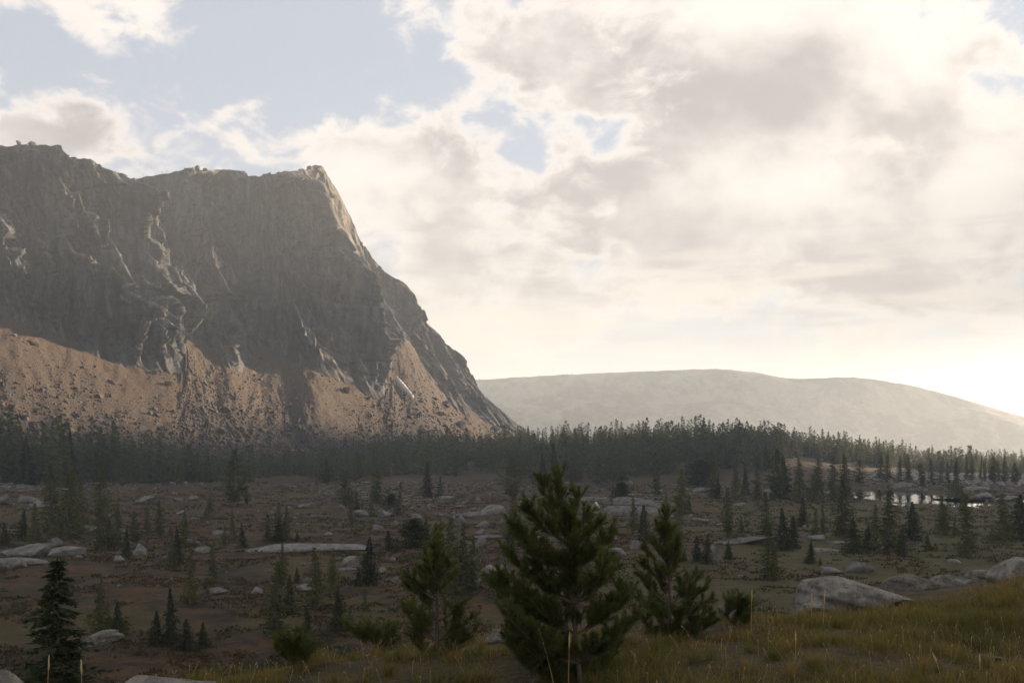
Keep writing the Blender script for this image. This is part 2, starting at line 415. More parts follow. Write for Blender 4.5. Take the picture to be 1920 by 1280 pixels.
# ------------------------------------------------------------------ the mountain
ST = [  # foot of the scree, foot of the cliff, cliff top: photo column, row, distance
 ((-420,880,400),(-420,545,500),(-450,225,570)), ((-150,880,430),(-150,575,530),(-175,250,600)), ((0,875,450),(10,588,574),(-8,268,620)),
 ((120,875,470),(120,640,598),(88,271,640)), ((230,870,490),(222,684,620),(162,300,655)), ((330,868,520),(335,700,652),(236,334,690)),
 ((400,866,550),(352,640,700),(285,331,765)), ((430,866,565),(392,662,712),(325,324,772)), ((480,865,585),(438,694,705),(372,315,768)), ((525,862,605),(485,652,775),(428,321,832)), ((565,861,622),(540,680,772),(478,328,838)),
 ((600,860,640),(590,692,764),(520,327,815)), ((680,858,680),(662,724,788),(580,318,840)), ((740,856,710),(718,745,808),(610,318,868)),
 ((800,855,750),(735,680,870),(655,402,930)), ((850,852,800),(765,655,910),(700,484,955)), ((890,850,840),(835,748,920),(765,542,980)),
 ((930,848,880),(890,786,950),(806,607,1010)), ((965,846,920),(940,808,980),(860,672,1040)), ((1000,846,960),(975,822,1010),(905,737,1060)),
 ((1030,848,1000),(1010,835,1040),(960,787,1080)), ((1060,850,1040),(1045,845,1070),(1010,824,1100)), ((1110,852,1080),(1100,852,1100),(1080,850,1130))]
def stations(k):
    return np.array([P(*s[k]) for s in ST])
def crom(pts, u):
    n = len(pts); i = np.clip(np.floor(u).astype(int), 0, n - 2); f = (u - i)[:, None]
    p0 = pts[np.maximum(i - 1, 0)]; p1 = pts[i]; p2 = pts[i + 1]; p3 = pts[np.minimum(i + 2, n - 1)]
    return 0.5 * (2 * p1 + (p2 - p0) * f + (2 * p0 - 5 * p1 + 4 * p2 - p3) * f ** 2 + (3 * p1 - p0 - 3 * p2 + p3) * f ** 3)
NU = 1040
UU = np.linspace(0, len(ST) - 1.001, NU)
BASE, FOOT, TOP = (crom(stations(k), UU) for k in range(3))
def smooth1(a, k):
    ker = np.hanning(2 * k + 1); ker /= ker.sum()
    return np.stack([np.convolve(np.pad(a[:, c], k, mode='edge'), ker, 'valid') for c in range(a.shape[1])], -1)
_sf = smooth1(0.5 * (FOOT + TOP), 140); _tg = np.gradient(_sf, axis=0); _tg[:, 2] = 0
_tg /= np.linalg.norm(_tg, axis=1)[:, None]
NOUT = np.stack([_tg[:, 1], -_tg[:, 0], 0 * _tg[:, 0]], -1)
SARC = np.concatenate([[0], np.cumsum(np.linalg.norm(np.diff(_sf, axis=0), axis=1))])

def build_cliff():
    nv = 260
    v = np.linspace(-0.16, 1, nv)[:, None]
    vc = np.clip(v, 0, 1)
    hp = np.where(v < 0, v * 0.8, 1 - (1 - vc) ** 1.45)
    pos = FOOT[None] + (TOP - FOOT)[None] * np.stack([hp + 0 * UU, hp + 0 * UU, v + 0 * UU], -1)
    s = SARC[None] + 0 * v; z = pos[..., 2]
    sw = s + 0.30 * z + facet(s + .3 * z, z, 40, 55, 7.0, 0.0, 5) + facet(s + .3 * z, z, 15, 22, 2.5, 0.0, 55)
    zw = z + facet(s, z, 25, 40, 6.0, 0.1, 8)
    def saw(lam, amp, seed):       # ribs: a long face turned to the valley, a short return turned to the right
        q = (sw + facet(sw, zw, lam * .9, lam * 1.6, .16 * lam, 0.0, seed + 40)) / lam; i = np.floor(q); ph = q - i
        k = 0.45 + 0.9 * hsh(i, 0 * i, 0, seed)
        return lam * amp * k * (np.where(ph < .60, ph / .60, (1 - ph) / .40) - .5)
    D = saw(66, .64, 61) + saw(24, .75, 62) * (0.5 + np.abs(facet(sw, zw, 30, 45, 1.0, 0, 63))) + facet(sw, zw, 50, 150, 9.0, 0.30, 1) + facet(sw, zw, 22, 55, 5.5, 0.45, 2)
    gul = np.clip(1 - np.abs(vnoise(sw / 34, zw / 260, 25)) * 9, 0, 1) + .6 * np.clip(1 - np.abs(vnoise(sw / 15, zw / 130, 26)) * 8, 0, 1)
    D = D - 8 * gul
    fineD = saw(11, .40, 64) + facet(sw, zw, 11, 26, 3.4, 0.55, 3) + facet(sw, zw, 5.2, 11, 1.9, 0.55, 4)
    D = D + 3 * fbm(sw / 26, zw / 110, 15, 2)
    u = UU[None] + 0 * v
    # lower tier of ribs in front of the left wall
    tier = sstep(0.3, 1.2, u) * (1 - sstep(4.6, 5.6, u)) * (1 - sstep(0.30, 0.58, vc + 0.07 * (u - 3)))
    rf = (u * 1.55 + 0.9 * vc) % 1.0; ribs = np.where(rf < .64, rf / .64, (1 - rf) / .36)
    D = D + tier * (4 + 34 * ribs)
    # pillars of the main buttress
    pil = np.exp(-((u - 12.3 - 0.5 * vc) / 1.3) ** 2) * (1 - sstep(0.45, 0.8, vc))
    pf = (u * 2.3 + 0.25 * vc) % 1.0; D = D + pil * 24 * np.where(pf < .66, pf / .66, (1 - pf) / .34)
    top = 1 - 0.72 * sstep(0.90, 1.0, v); e = sstep(0.0, 0.26, v) * top; ef = (0.35 + 0.65 * sstep(0, .1, v)) * top
    far = 1 - 0.68 * sstep(12.8, 14.2, u) - 0.6 * sstep(11.6, 12.8, u) * sstep(.35, .7, vc) * (1 - sstep(13.2, 14.6, u))
    pos = pos + NOUT[None] * (D * e * far + fineD * ef * (0.45 + 0.55 * far))[..., None]
    pos[..., 2] += (1 - sstep(0, 0.05, 1 - v)) * 2.5 * fbm(s / 14, z * 0, 77, 4)
    # plateau behind the rim
    rows = [pos]
    back = -NOUT * 0.5 + np.array([-0.35, 0.8, 0])
    for i, dd in enumerate([2, 6, 14, 30, 60, 110, 180, 260, 380]):
        r = pos[-1] + back * dd; r = r.copy(); r[:, 2] += -0.06 * dd + 1.6 * vnoise(SARC / 9, 0 * SARC + i, 60)
        rows.append(r[None])
    allp = np.concatenate(rows, 0)
    o = mesh_np('cliff', allp.reshape(-1, 3), grid_faces(allp.shape[0], NU)[:, ::-1], M['cliff'])
    return tag(o, None, None, None, 'structure'), allp
cliff, CP = build_cliff()

def talus_point(iu, w):
    """w 0 at the foot of the scree, 1 at the cliff"""
    b = BASE[iu]; f = FOOT[iu]
    p = b + (f - b) * w[..., None]
    p[..., 2] -= 0.10 * np.linalg.norm((f - b)[..., :2], axis=-1) * np.clip(w, 0, 1) * (1 - np.clip(w, 0, 1)) * 1.6
    s = SARC[iu]
    p[..., 2] += 3.2 * fbm(s / 26, w * 2.2, 51, 3) * sstep(-.2, .2, w) + 1.6 * fbm(s / 5, w * 14, 52, 4) + 0.9 * np.abs(vnoise(s / 2.2, w * 40, 53))
    return p
def build_talus():
    cs_ = np.arange(0, NU, 2); nc_ = len(cs_); nw = 120; w = np.linspace(-0.35, 1.3, nw)[:, None] + 0 * UU[cs_]
    iu = cs_[None] + np.zeros((nw, 1), int)
    p = talus_point(iu, w)
    o = mesh_np('talus_slope', p.reshape(-1, 3), grid_faces(nw, nc_)[:, ::-1], M['talus'], smooth=True)
    L = np.linalg.norm(FOOT - BASE, axis=1)[cs_]
    attr(o, 'st', np.stack([SARC[cs_][None] + 0 * w, w * L[None], w], -1).reshape(-1, 3), 3)
    return tag(o, None, None, None, 'structure')
talus = build_talus()

def hull_rock(seed, n=13, flat=1.0):
    r = random.Random(seed); bm = bmesh.new()
    for _ in range(n):
        v = Vector((r.gauss(0, 1), r.gauss(0, 1), r.gauss(0, 1))).normalized() * r.uniform(.75, 1.1)
        bm.verts.new((v.x * 1.15, v.y * .9, v.z * .75 * flat))
    res = bmesh.ops.convex_hull(bm, input=bm.verts)
    bmesh.ops.delete(bm, geom=[g for g in res['geom_interior'] if isinstance(g, bmesh.types.BMVert)], context='VERTS')
    bmesh.ops.triangulate(bm, faces=bm.faces); bm.verts.index_update()
    V = np.array([v.co[:] for v in bm.verts]); Fc = np.array([[v.index for v in f.verts] for f in bm.faces]); bm.free()
    return V, Fc
ROCKS = [hull_rock(100 + i) for i in range(8)]

def rot_mats(n, tilt=None):
    q = rng.normal(size=(n, 4)); q /= np.linalg.norm(q, axis=1)[:, None]
    w, x, y, z = q.T
    return np.stack([np.stack([1 - 2 * (y * y + z * z), 2 * (x * y - z * w), 2 * (x * z + y * w)], -1), np.stack([2 * (x * y + z * w), 1 - 2 * (x * x + z * z), 2 * (y * z - x * w)], -1),
                     np.stack([2 * (x * z - y * w), 2 * (y * z + x * w), 1 - 2 * (x * x + y * y)], -1)], 1)

def merged(items):
    """items: list of (V, F) arrays with per-item transform already applied -> one V, F"""
    off = 0; Vs = []; Fs = []
    for V, Fc in items:
        Vs.append(V); Fs.append(Fc + off); off += len(V)
    return np.concatenate(Vs), np.concatenate(Fs)

def merged_rocks(pos, size):
    n = len(pos); Rm = rot_mats(n); kind = rng.integers(0, len(ROCKS), n); items = []
    for k in range(len(ROCKS)):
        idx = np.where(kind == k)[0]
        if len(idx) == 0: continue
        V, Fc = ROCKS[k]
        W = np.einsum('nij,vj->nvi', Rm[idx], V) * size[idx][:, None, None] + pos[idx][:, None, :]
        items.append((W.reshape(-1, 3), (Fc[None] + (np.arange(len(idx)) * len(V))[:, None, None]).reshape(-1, 3)))
    return merged(items)

def build_rubble():
    n = 17500
    iu = rng.integers(60, NU - 40, n); w = rng.random(n) ** 1.1 * 1.02
    s = SARC[iu]
    keep = (fbm(s / 30, w * 3, 71, 3) + 0.5 - 0.42 * w + 0.35 * rng.random(n)) > 0.05
    iu = iu[keep]; w = w[keep]
    p = talus_point(iu, w)
    size = np.clip(np.exp(rng.normal(-0.5, 0.6, len(w))) * (1.25 - 0.8 * w), 0.25, 2.9)
    p[:, 2] += size * 0.15
    order = np.argsort(-size / np.maximum(p[:, 1], 1)); big = order[:300]; rest = order[300:]
    V, Fc = merged_rocks(p[rest], size[rest])
    o = mesh_np('rubble', V, Fc, M['scree'], talus); tag(o, None, None, None, 'stuff')
    meshes = []
    for k, (V, Fc) in enumerate(ROCKS):
        me = bpy.data.meshes.new('stone'); me.from_pydata(V.tolist(), [], Fc.tolist()); me.materials.append(M['scree']); meshes.append(me)
    for i in big:
        so_ = bpy.data.objects.new('stone', meshes[int(rng.integers(0, 8))]); link(so_, talus)
        so_.location = p[i]; so_.scale = (size[i],) * 3
        so_.rotation_euler = (rng.uniform(-.6, .6), rng.uniform(-.6, .6), rng.uniform(0, 6.28))
    # blocks crowning the cliff rim, and great boulders at the foot of the ribs
    for (px, py, w_) in [(582, 318, 16), (596, 318, 15), (606, 326, 14), (566, 322, 15), (590, 328, 22), (536, 325, 14), (523, 326, 10), (505, 327, 9), (372, 316, 15), (362, 318, 10), (385, 318, 10), (345, 322, 9), (60, 270, 16), (35, 268, 12)]:
        j = int(np.argmin(np.abs(TOP[:, 0] / TOP[:, 1] * F + 960 - px))); Y = CP[259, j, 1] + 3
        so_ = bpy.data.objects.new('stone', meshes[int(rng.integers(0, 8))]); link(so_, cliff)
        so_.location = P(px, py, Y); k = w_ / F * Y * 0.55; so_.scale = (k, k, k); so_.rotation_euler = (0, 0, rng.uniform(0, 6))
    for (px, py, w_) in [(65, 645, 18), (300, 690, 24), (318, 722, 16), (335, 705, 14), (290, 700, 14), (405, 772, 20), (398, 760, 14), (160, 690, 12), (212, 720, 14), (650, 735, 22), (825, 762, 22), (925, 808, 22), (838, 800, 24), (783, 778, 14), (950, 812, 12)]:
        j = int(np.argmin(np.abs(FOOT[:, 0] / FOOT[:, 1] * F + 960 - px)))
        ww = np.linspace(0, 1.1, 300); tp = talus_point(np.full(300, j), ww)
        rowv = HOR - tp[:, 2] / tp[:, 1] * F; k = int(np.argmin(np.abs(rowv - py)))
        so_ = bpy.data.objects.new('stone', meshes[int(rng.integers(0, 8))]); link(so_, talus)
        sz = w_ / F * tp[k, 1] * 0.55; so_.location = tp[k] + np.array([0, 0, sz * .3]); so_.scale = (sz,) * 3; so_.rotation_euler = (0, 0, rng.uniform(0, 6))
build_rubble()

def build_snow():
    m = mat_plain('old_snow', (0.62, 0.62, 0.63)); n = 16; V = []; Fc = []
    tv = np.empty(len(talus.data.vertices) * 3, np.float32); talus.data.vertices.foreach_get('co', tv); tv = tv.reshape(-1, 3)
    tpx = tv[:, 0] / tv[:, 1] * F + 960; tpy = HOR - tv[:, 2] / tv[:, 1] * F
    def on(px, py):
        d = np.hypot(tpx - px, tpy - py); c = np.where(d < max(5.0, d.min() + .5))[0]; k = c[np.argmin(tv[c, 1])]; return float(tv[k, 1])
    for i in range(n + 1):
        t = i / n; px = 743 + 31 * t ** 1.1; py = 708 + 36 * t; hw = 2.6 * math.sin(math.pi * (.06 + .9 * t)) ** .8; Y = on(px, py) - 2.2
        for k in (-1, -.4, .4, 1):
            q_ = P(px + k * hw, py - k * 3.5, Y - .9 * (1 - k * k)); V.append(tuple(q_))
    for i in range(n):
        for k in range(3):
            a = i * 4 + k; Fc.append((a, a + 1, a + 5, a + 4))
    o = mesh_np('snow_patch', V, Fc, m, smooth=True)
    so_ = o.modifiers.new('thick', 'SOLIDIFY'); so_.thickness = 1.2; so_.offset = 0
    tag(o, 'narrow white snow patch lying in the scree gully below the cliff', 'snow')
build_snow()

# ------------------------------------------------------------------ the far ridge
def build_far_ridge():
    sx = np.array([-1500, 300, 700, 890, 1000, 1150, 1250, 1340, 1420, 1480, 1540, 1600, 1680, 1740, 1800, 1860, 1920, 2100, 2600, 3600])
    sy = np.array([800, 770, 730, 711, 704, 697, 693, 690, 697, 710, 707, 705, 715, 728, 745, 762, 781, 830, 860, 850])
    nc, nr = 480, 60
    px = np.linspace(-900, 3300, nc); cy = np.interp(px, sx, sy)
    ker = np.hanning(13); ker /= ker.sum(); cy = np.convolve(np.pad(cy, 6, mode='edge'), ker, 'valid')
    Yc = 2700.0; xc = (px - 960) / F * Yc; zc = (HOR - cy) / F * Yc
    w = np.linspace(0, 1.5, nr)[:, None]
    y = 2380 + 320 * w + 90 * fbm(xc / 350, w * 2, 81, 3) * np.sin(np.pi * np.clip(w, 0, 1))
    prof = np.where(w <= 1, np.clip(w, 0, 1) ** 0.85, 1 - 0.8 * (w - 1))
    z = -120 + (zc[None] + 120) * prof + 60 * fbm(xc / 330 + 0 * w, w * 4, 82, 5) * np.sin(np.pi * np.clip(w, 0.0, 1)) + 2.2 * fbm(xc / 22 + 0 * w, w * 60, 83, 3)
    x = xc[None] * (y / Yc)
    m, q, b = new_mat('ridge_forest_and_rock'); p = geo_pos(q)
    c = q.mix(q.mapr(q.noise(p, 0.012, 6, 0.65), 0.42, 0.6), (0.02, 0.026, 0.02), (0.14, 0.125, 0.11)); q.l.new(c, b.inputs['Base Color'])
    bump(q, b, q.noise(p, 0.05, 5, 0.7), 1.0, 8.0)
    o = mesh_np('far_ridge', np.stack([x + 0 * w, y + 0 * xc, z], -1).reshape(-1, 3), grid_faces(nr, nc)[:, ::-1], m, smooth=True)
    tag(o, None, None, None, 'structure')
    return x + 0 * w, y + 0 * xc, z
RX, RY, RZ = build_far_ridge()


# ------------------------------------------------------------------ trees
def conifer(seed, h, rad, style, nbr, ncl, m=3, cl=0.38, z0=0.1):
    r = np.random.default_rng(seed)
    zf = z0 + (1 - z0) * (np.arange(nbr) + r.random(nbr)) / nbr
    zf = np.clip(zf, z0, 0.985); a = np.arange(nbr) * 2.39996 + r.normal(0, .5, nbr)
    k = (zf - z0) / (1 - z0)
    if style == 'larch':   prof = (1 - k) ** .85 * (0.80 + 0.20 * np.sin(k * 9 + seed)) + .06; slope = r.normal(0.0, .22, nbr)
    elif style == 'spruce': prof = (1 - k) ** 1.0 + .03; slope = r.normal(-.28, .14, nbr)
    elif style == 'dome':  prof = np.clip(1 - k ** 2, 0, 1) ** .75 + .03; slope = r.normal(.05, .2, nbr)
    else:                  prof = np.clip(np.sin(np.pi * (0.16 + .84 * k) ** .85), 0, 1) ** .7 * (.8 + .25 * np.sin(k * 7 + seed)) + .08; slope = r.normal(.12, .22, nbr)
    L = rad * prof * r.uniform(.4, 1.2, nbr)
    lean = r.normal(0, .012, 2) * h
    t = (np.arange(ncl) + r.random((nbr, ncl))) / ncl; t = .12 + .88 * t
    d = np.stack([np.cos(a), np.sin(a), slope], -1)
    c = d[:, None, :] * (L[:, None] * t)[..., None]
    c[..., 2] += h * zf[:, None] + (0.16 if style in ('pine', 'dome') else -.10) * L[:, None] * t ** 2
    c[..., :2] += r.normal(0, .10, c[..., :2].shape) * L[:, None, None] + (lean * zf[:, None])[:, None, :]
    c = c.reshape(-1, 3); dd = np.repeat(d, ncl, 0)
    c = np.repeat(c, m, 0); dd = np.repeat(dd, m, 0); n = len(c)
    up = 0.35 if style in ('pine', 'dome') else -.15
    dirv = dd * .9 + r.normal(0, .65, (n, 3)) + np.array([0, 0, up]); dirv /= np.linalg.norm(dirv, axis=1)[:, None]
    perp = np.cross(dirv, r.normal(size=(n, 3))); perp /= np.linalg.norm(perp, axis=1)[:, None]
    ln = (cl * r.uniform(.6, 1.3, n) * np.repeat(.50 + .72 * (1 - k), ncl * m) if style != 'dome' else cl * r.uniform(.6, 1.3, n))[:, None]; wd = ln * r.uniform(.16, .34, n)[:, None]
    V = np.stack([c - perp * wd, c + perp * wd, c + dirv * ln], 1).reshape(-1, 3)
    Fc = np.arange(3 * n).reshape(-1, 3)
    # leader
    V = np.concatenate([V, [[lean[0] - .04, lean[1], h * .93], [lean[0] + .04, lean[1], h * .93], [lean[0], lean[1], h * 1.02]]]); Fc = np.concatenate([Fc, [[3 * n, 3 * n + 1, 3 * n + 2]]])
    return V, Fc, lean

def tube(pts, rads, k=6):
    V = []; Fc = []
    for i, (p, rr) in enumerate(zip(pts, rads)):
        p = Vector(p); q = Vector(pts[min(i + 1, len(pts) - 1)]) - Vector(pts[max(i - 1, 0)])
        q.normalize(); s = q.orthogonal().normalized(); t = q.cross(s)
        for j in range(k):
            an = 2 * math.pi * j / k; V.append(tuple(p + (s * math.cos(an) + t * math.sin(an)) * rr))
    for i in range(len(pts) - 1):
        for j in range(k):
            a = i * k + j; b = i * k + (j + 1) % k; Fc.append((a, b, b + k)); Fc.append((a, b + k, a + k))
    return np.array(V), np.array(Fc)

def trunk_mesh(h, lean, seed, z0, dead=6):
    r = np.random.default_rng(seed + 5); rb = .022 * h
    pts = [(lean[0] * k, lean[1] * k, h * k * .97 - .3 * (k == 0)) for k in (0, .2, .45, .7, 1)]
    items = [tube(pts, [rb * 1.3, rb, rb * .75, rb * .45, rb * .1])]
    for i in range(dead):
        zf = r.uniform(.05, .9); a = r.uniform(0, 6.28); L = .11 * h * (1 - zf) + .1
        b0 = (lean[0] * zf, lean[1] * zf, h * zf)
        items.append(tube([b0, (b0[0] + math.cos(a) * L, b0[1] + math.sin(a) * L, b0[2] - .05 * L)], [rb * .28, rb * .08], 4))
    return merged(items)

VAR = {}
def tree_variant(style, seed, near=False):
    key = (style, seed, near)
    if key in VAR: return VAR[key]
    spec = {'larch': (8.0, 1.75, 135, 10, .25, .04), 'spruce': (7.0, 1.75, 170, 11, .25, .02), 'pine': (8.0, 1.9, 130, 9, .34, .06), 'dome': (4.0, 2.1, 150, 9, .34, .0)}[style]
    h, rad, nb, nc, cl, z0 = spec
    rad *= 0.85 + .3 * hsh(np.array([seed]), np.array([3]))[0]
    if near: nb, nc, cl = 210, 15, .17
    V, Fc, lean = conifer(seed, h, rad, style, nb, nc, 4 if near else 3, cl, z0)
    mc = bpy.data.meshes.new('crown'); mc.from_pydata(V.tolist(), [], Fc.tolist()); mc.materials.append(M['larch' if style == 'larch' else 'pine' if style == 'pine' else 'spruce'])
    V, Fc = trunk_mesh(h, lean, seed, z0)
    mt = bpy.data.meshes.new('trunk'); mt.from_pydata(V.tolist(), [], Fc.tolist()); mt.materials.append(M['bark'])
    VAR[key] = (mc, mt, h); return VAR[key]

NAMES = {'larch': 'larch_tree', 'spruce': 'spruce_tree', 'pine': 'pine_tree', 'dome': 'juniper_bush'}
def place_tree(style, seed, x, y, z, h, wscale=1.0, near=False):
    mc, mt, h0 = tree_variant(style, seed, near)
    o = bpy.data.objects.new(NAMES[style], None); o.empty_display_size = .5; link(o)
    k = h / h0; o.location = (x, y, z); o.scale = (k * wscale, k * wscale, k); o.rotation_euler = (rng.normal(0, .028), rng.normal(0, .028), rng.uniform(0, 6.28))
    link(bpy.data.objects.new('trunk', mt), o); link(bpy.data.objects.new('crown', mc), o)
    return o

# every tree one can single out in the meadow: kind, photo column, top row, foot row, width factor
TREES = [
 ('l',185,1085,1192,1),('s',222,1130,1200,1),('s',322,1105,1203,.8),('s',295,1145,1207,1.3),('s',350,1160,1217,1.6),('s',381,1166,1212,1.2),('l',357,1035,1130,.9),('l',400,1020,1093,.9),('l',325,1040,1066,1),
 ('l',515,1058,1192,1.1),('l',528,1020,1090,1),('s',541,1078,1152,.8),('l',595,1030,1140,1.2),('l',621,1030,1112,.9),('s',576,1130,1183,.7),('s',636,1100,1182,1.0),('s',557,1063,1092,1),('l',685,1092,1142,.6),('s',690,1008,1094,1),
 ('l',845,975,1112,1.0),('l',868,985,1108,1),('l',886,1005,1103,.9),('d',776,976,1026,1),('s',730,995,1030,1.4),('l',800,965,1025,.8),('s',765,1062,1092,1),('l',520,945,1013,1.2),('l',502,962,1013,1.2),('l',536,950,1012,.9),('s',557,996,1013,1.2),
 ('p',650,886,952,1),('l',696,920,968,.9),('l',660,925,982,.9),('p',706,885,948,.9),('d',733,928,950,1.1),('l',748,905,965,.9),('p',253,960,1020,.7),('l',275,950,1002,.9),('l',300,938,1003,1),('l',187,938,1032,.9),('l',220,945,1027,.8),('s',238,990,1045,.7),
 ('l',100,880,1002,1.2),('l',122,885,1008,1.2),('l',152,898,995,1),('l',136,888,1000,1),('l',191,868,988,1),('s',42,955,1012,.9),('l',66,945,1017,.9),('s',8,980,1022,1),('l',345,958,1025,1),('s',333,990,1057,.9),('l',322,1000,1070,.9),('p',440,848,948,.9),('l',392,928,972,1.4),('l',435,958,1010,.8),('s',456,978,1025,.8),('l',420,982,1022,.8),
 ('s',800,868,930,.8),('p',960,862,935,1),('l',955,928,1012,.9),('d',1165,906,938,1),('p',1231,866,930,.7),('l',1278,882,965,1.1),('l',1190,932,1000,.8),('s',1207,948,1018,1),('l',1250,928,1000,.9),('l',1272,935,1052,.6),('d',1312,866,912,1.15),('s',955,975,1030,1),
 ('l',1440,985,1085,1.2),('l',1440,925,1002,1.1),('s',1325,1003,1056,1),('s',1308,1005,1052,1),('s',1366,1013,1048,1.2),('l',1365,918,1002,1),('s',1470,955,1032,1),('s',1486,968,1028,1),('s',1505,935,988,1),('l',1528,955,1008,1),('l',1543,948,1002,.8),('l',1581,895,1005,1.1),
 ('s',1602,972,1036,1.4),('s',1626,985,1032,1),('l',1666,922,1034,1.3),('l',1640,948,1005,1),('s',1711,943,1012,1.3),('s',1690,990,1042,.9),('l',1772,932,1000,1.3),('l',1816,930,1034,1.1),('l',1882,928,1014,1.2),('s',1914,930,1014,1.3),('l',1805,912,962,.9),('s',1520,1015,1056,1.2),('s',1740,1000,1032,.9),('s',1625,1000,1030,.8),
 ('l',1813,853,900,.5),('l',1823,854,900,.5),('l',1846,862,902,.6),('p',1861,858,903,1.1),('l',1883,857,903,.9),('p',1905,870,905,1.1),('l',1792,866,932,1),('l',1778,868,915,.9),('l',1838,866,899,.6),('l',1873,865,902,.6),
 ('p',1456,848,940,.8),('s',1471,858,936,1),('l',1500,862,938,1.2),('l',1531,862,942,1.2),('l',1560,858,938,1),('l',1586,855,935,1.2),('p',1611,865,908,1),('l',1650,850,897,1),('l',1664,852,897,1),('l',1686,858,906,.9),('l',1702,853,904,1.1),('p',1730,868,908,1),('l',1748,862,905,1),('l',1765,866,905,.9),
 ('s',1398,878,930,.8),('l',1380,870,935,1),('l',1420,872,938,1),('s',1345,890,935,.8),('l',1335,868,935,1),
]
STY = {'l': 'larch', 's': 'spruce', 'p': 'pine', 'd': 'dome'}
LAND = [('the long flat slab', 565, 1030), ('the pond', 1690, 930), ('the orange tent', 971, 949), ('the pale pointed tent', 1117, 945), ('the big foreground boulder', 1600, 1120),
        ('the tall foreground pine', 1060, 1090), ('the slender bare-trunked pine', 815, 1110), ('the lower left spruce', 95, 1150), ('the right skyline', 1850, 880),
        ('the blocky left boulder', 258, 1037), ('the left edge slabs', 40, 1030), ('the two mid meadow boulders', 1175, 1035), ('the sloping pale slab', 1340, 1045), ('the forest edge', 500, 900), ('the left end of the forest', 120, 900), ('the round dark juniper', 1312, 905), ('the small twin boulders', 1590, 1068)]
ORD = ['first', 'second', 'third', 'fourth', 'fifth', 'sixth', 'seventh', 'eighth', 'ninth', 'tenth', 'eleventh', 'twelfth', 'thirteenth', 'fourteenth']
def unique_labels(recs, noun):
    """recs: (object, px, py, look); names each by the nearest landmark, its side of it and its order"""
    buck = {}
    for o, px, py, look in recs:
        nm, lx, ly = min(LAND, key=lambda l: math.hypot(px - l[1], (py - l[2]) * 1.8))
        dx, dy = px - lx, (py - ly) * 1.8
        rel = ('left of' if dx < 0 else 'right of') if abs(dx) > abs(dy) else ('beyond' if dy < 0 else 'in front of')
        buck.setdefault((look, rel, nm), []).append((px, o))
    for (look, rel, nm), lst in buck.items():
        lst.sort(key=lambda e: e[0])
        for i, (px, o) in enumerate(lst):
            o['label'] = f'{look} {rel} {nm}' + ('' if len(lst) == 1 else f', {ORD[i]} from left')

def build_trees():
    recs = []
    for i, (k, px, pt, pb, ws) in enumerate(TREES):
        x, y = hit(px, pb, 14.0); h = (pb - pt) / F * y * 1.06
        o = place_tree(STY[k], i % 6, x, y, Hs(x, y) - .1, h, ws * 1.28)
        tag(o, None, 'tree' if k != 'd' else 'bush', 'conifers scattered over the meadow')
        size = 'small' if pb - pt < 48 else 'tall' if pb - pt > 85 else 'mid-sized'
        look = {'l': f'{size} thin olive larch', 's': f'{size} dark pointed spruce', 'p': f'{size} bushy dark pine', 'd': 'dark rounded juniper'}[k]
        recs.append((o, px, pb, look))
    for i, (k, px, pt, pb, ws) in enumerate(TREES):       # smaller companions close by
        if k == 'd' or (i * 7) % 5 > 1: continue
        q_ = px + rng.uniform(12, 26) * rng.choice([-1, 1]); b_ = pb + rng.uniform(-5, 7); kk = rng.choice(['l', 's', k])
        x, y = hit(q_, b_, 14.0); h = (pb - pt) / F * y * rng.uniform(.28, .75)
        o = place_tree(STY[kk], int(rng.integers(0, 6)), x, y, Hs(x, y) - .1, h, rng.uniform(.8, 1.4))
        tag(o, None, 'tree', 'conifers scattered over the meadow'); recs.append((o, q_, b_, {'l': 'little olive larch sapling', 's': 'little dark spruce sapling', 'p': 'little bushy pine'}[kk]))
    unique_labels(recs, 'tree')
    # the big spruce low on the left
    o = place_tree('spruce', 3, -10.2, 22.0, -7.7, 5.15, 1.7, True)
    tag(o, 'large dark spruce filling the lower left corner behind the grey rocks', 'tree')
build_trees()

def build_forest():
    cand = []
    # rows of conifers along the edge of the wood, and the wood behind
    n = 8600
    px = rng.uniform(-120, 2050, n); Y = 320 + 420 * rng.random(n) ** .9
    px[-1500:] = rng.uniform(1380, 2000, 1500); Y[-1500:] = rng.uniform(545, 740, 1500)
    front = np.interp(px, [-120, 60, 250, 420, 700, 950, 1200, 1420, 1500, 1700, 1800, 2050], [330, 340, 400, 430, 445, 440, 455, 450, 560, 585, 600, 620])
    front = front + 110 * fbm(px / 90, px * 0, 205, 3)
    x = (px - 960) / F * Y
    fb = np.interp(px, [-120, 0, 250, 330, 600, 740, 850, 2050], [415, 440, 490, 520, 640, 710, 760, 730])
    ok = (Y > front) & (Y < fb) & (pondmask(x, Y) < .05) & ~((px > 1560) & (Y < 520))
    gap = fbm(x / 40, Y / 40, 201, 2) > -.30
    ok &= gap | (Y > front + 60)
    px, Y, x = px[ok], Y[ok], x[ok]; z = H(x, Y)
    h = np.clip(rng.normal(12.5, 4.2, len(x)), 4, 23) * np.interp(px, [0, 200, 400, 900, 1300, 1700, 2000], [1.4, 1.25, .74, .80, 1.0, .8, .72])
    return px, Y, x, z, h, front[ok]
FPX, FY, FX, FZ, FH, FFR = build_forest()

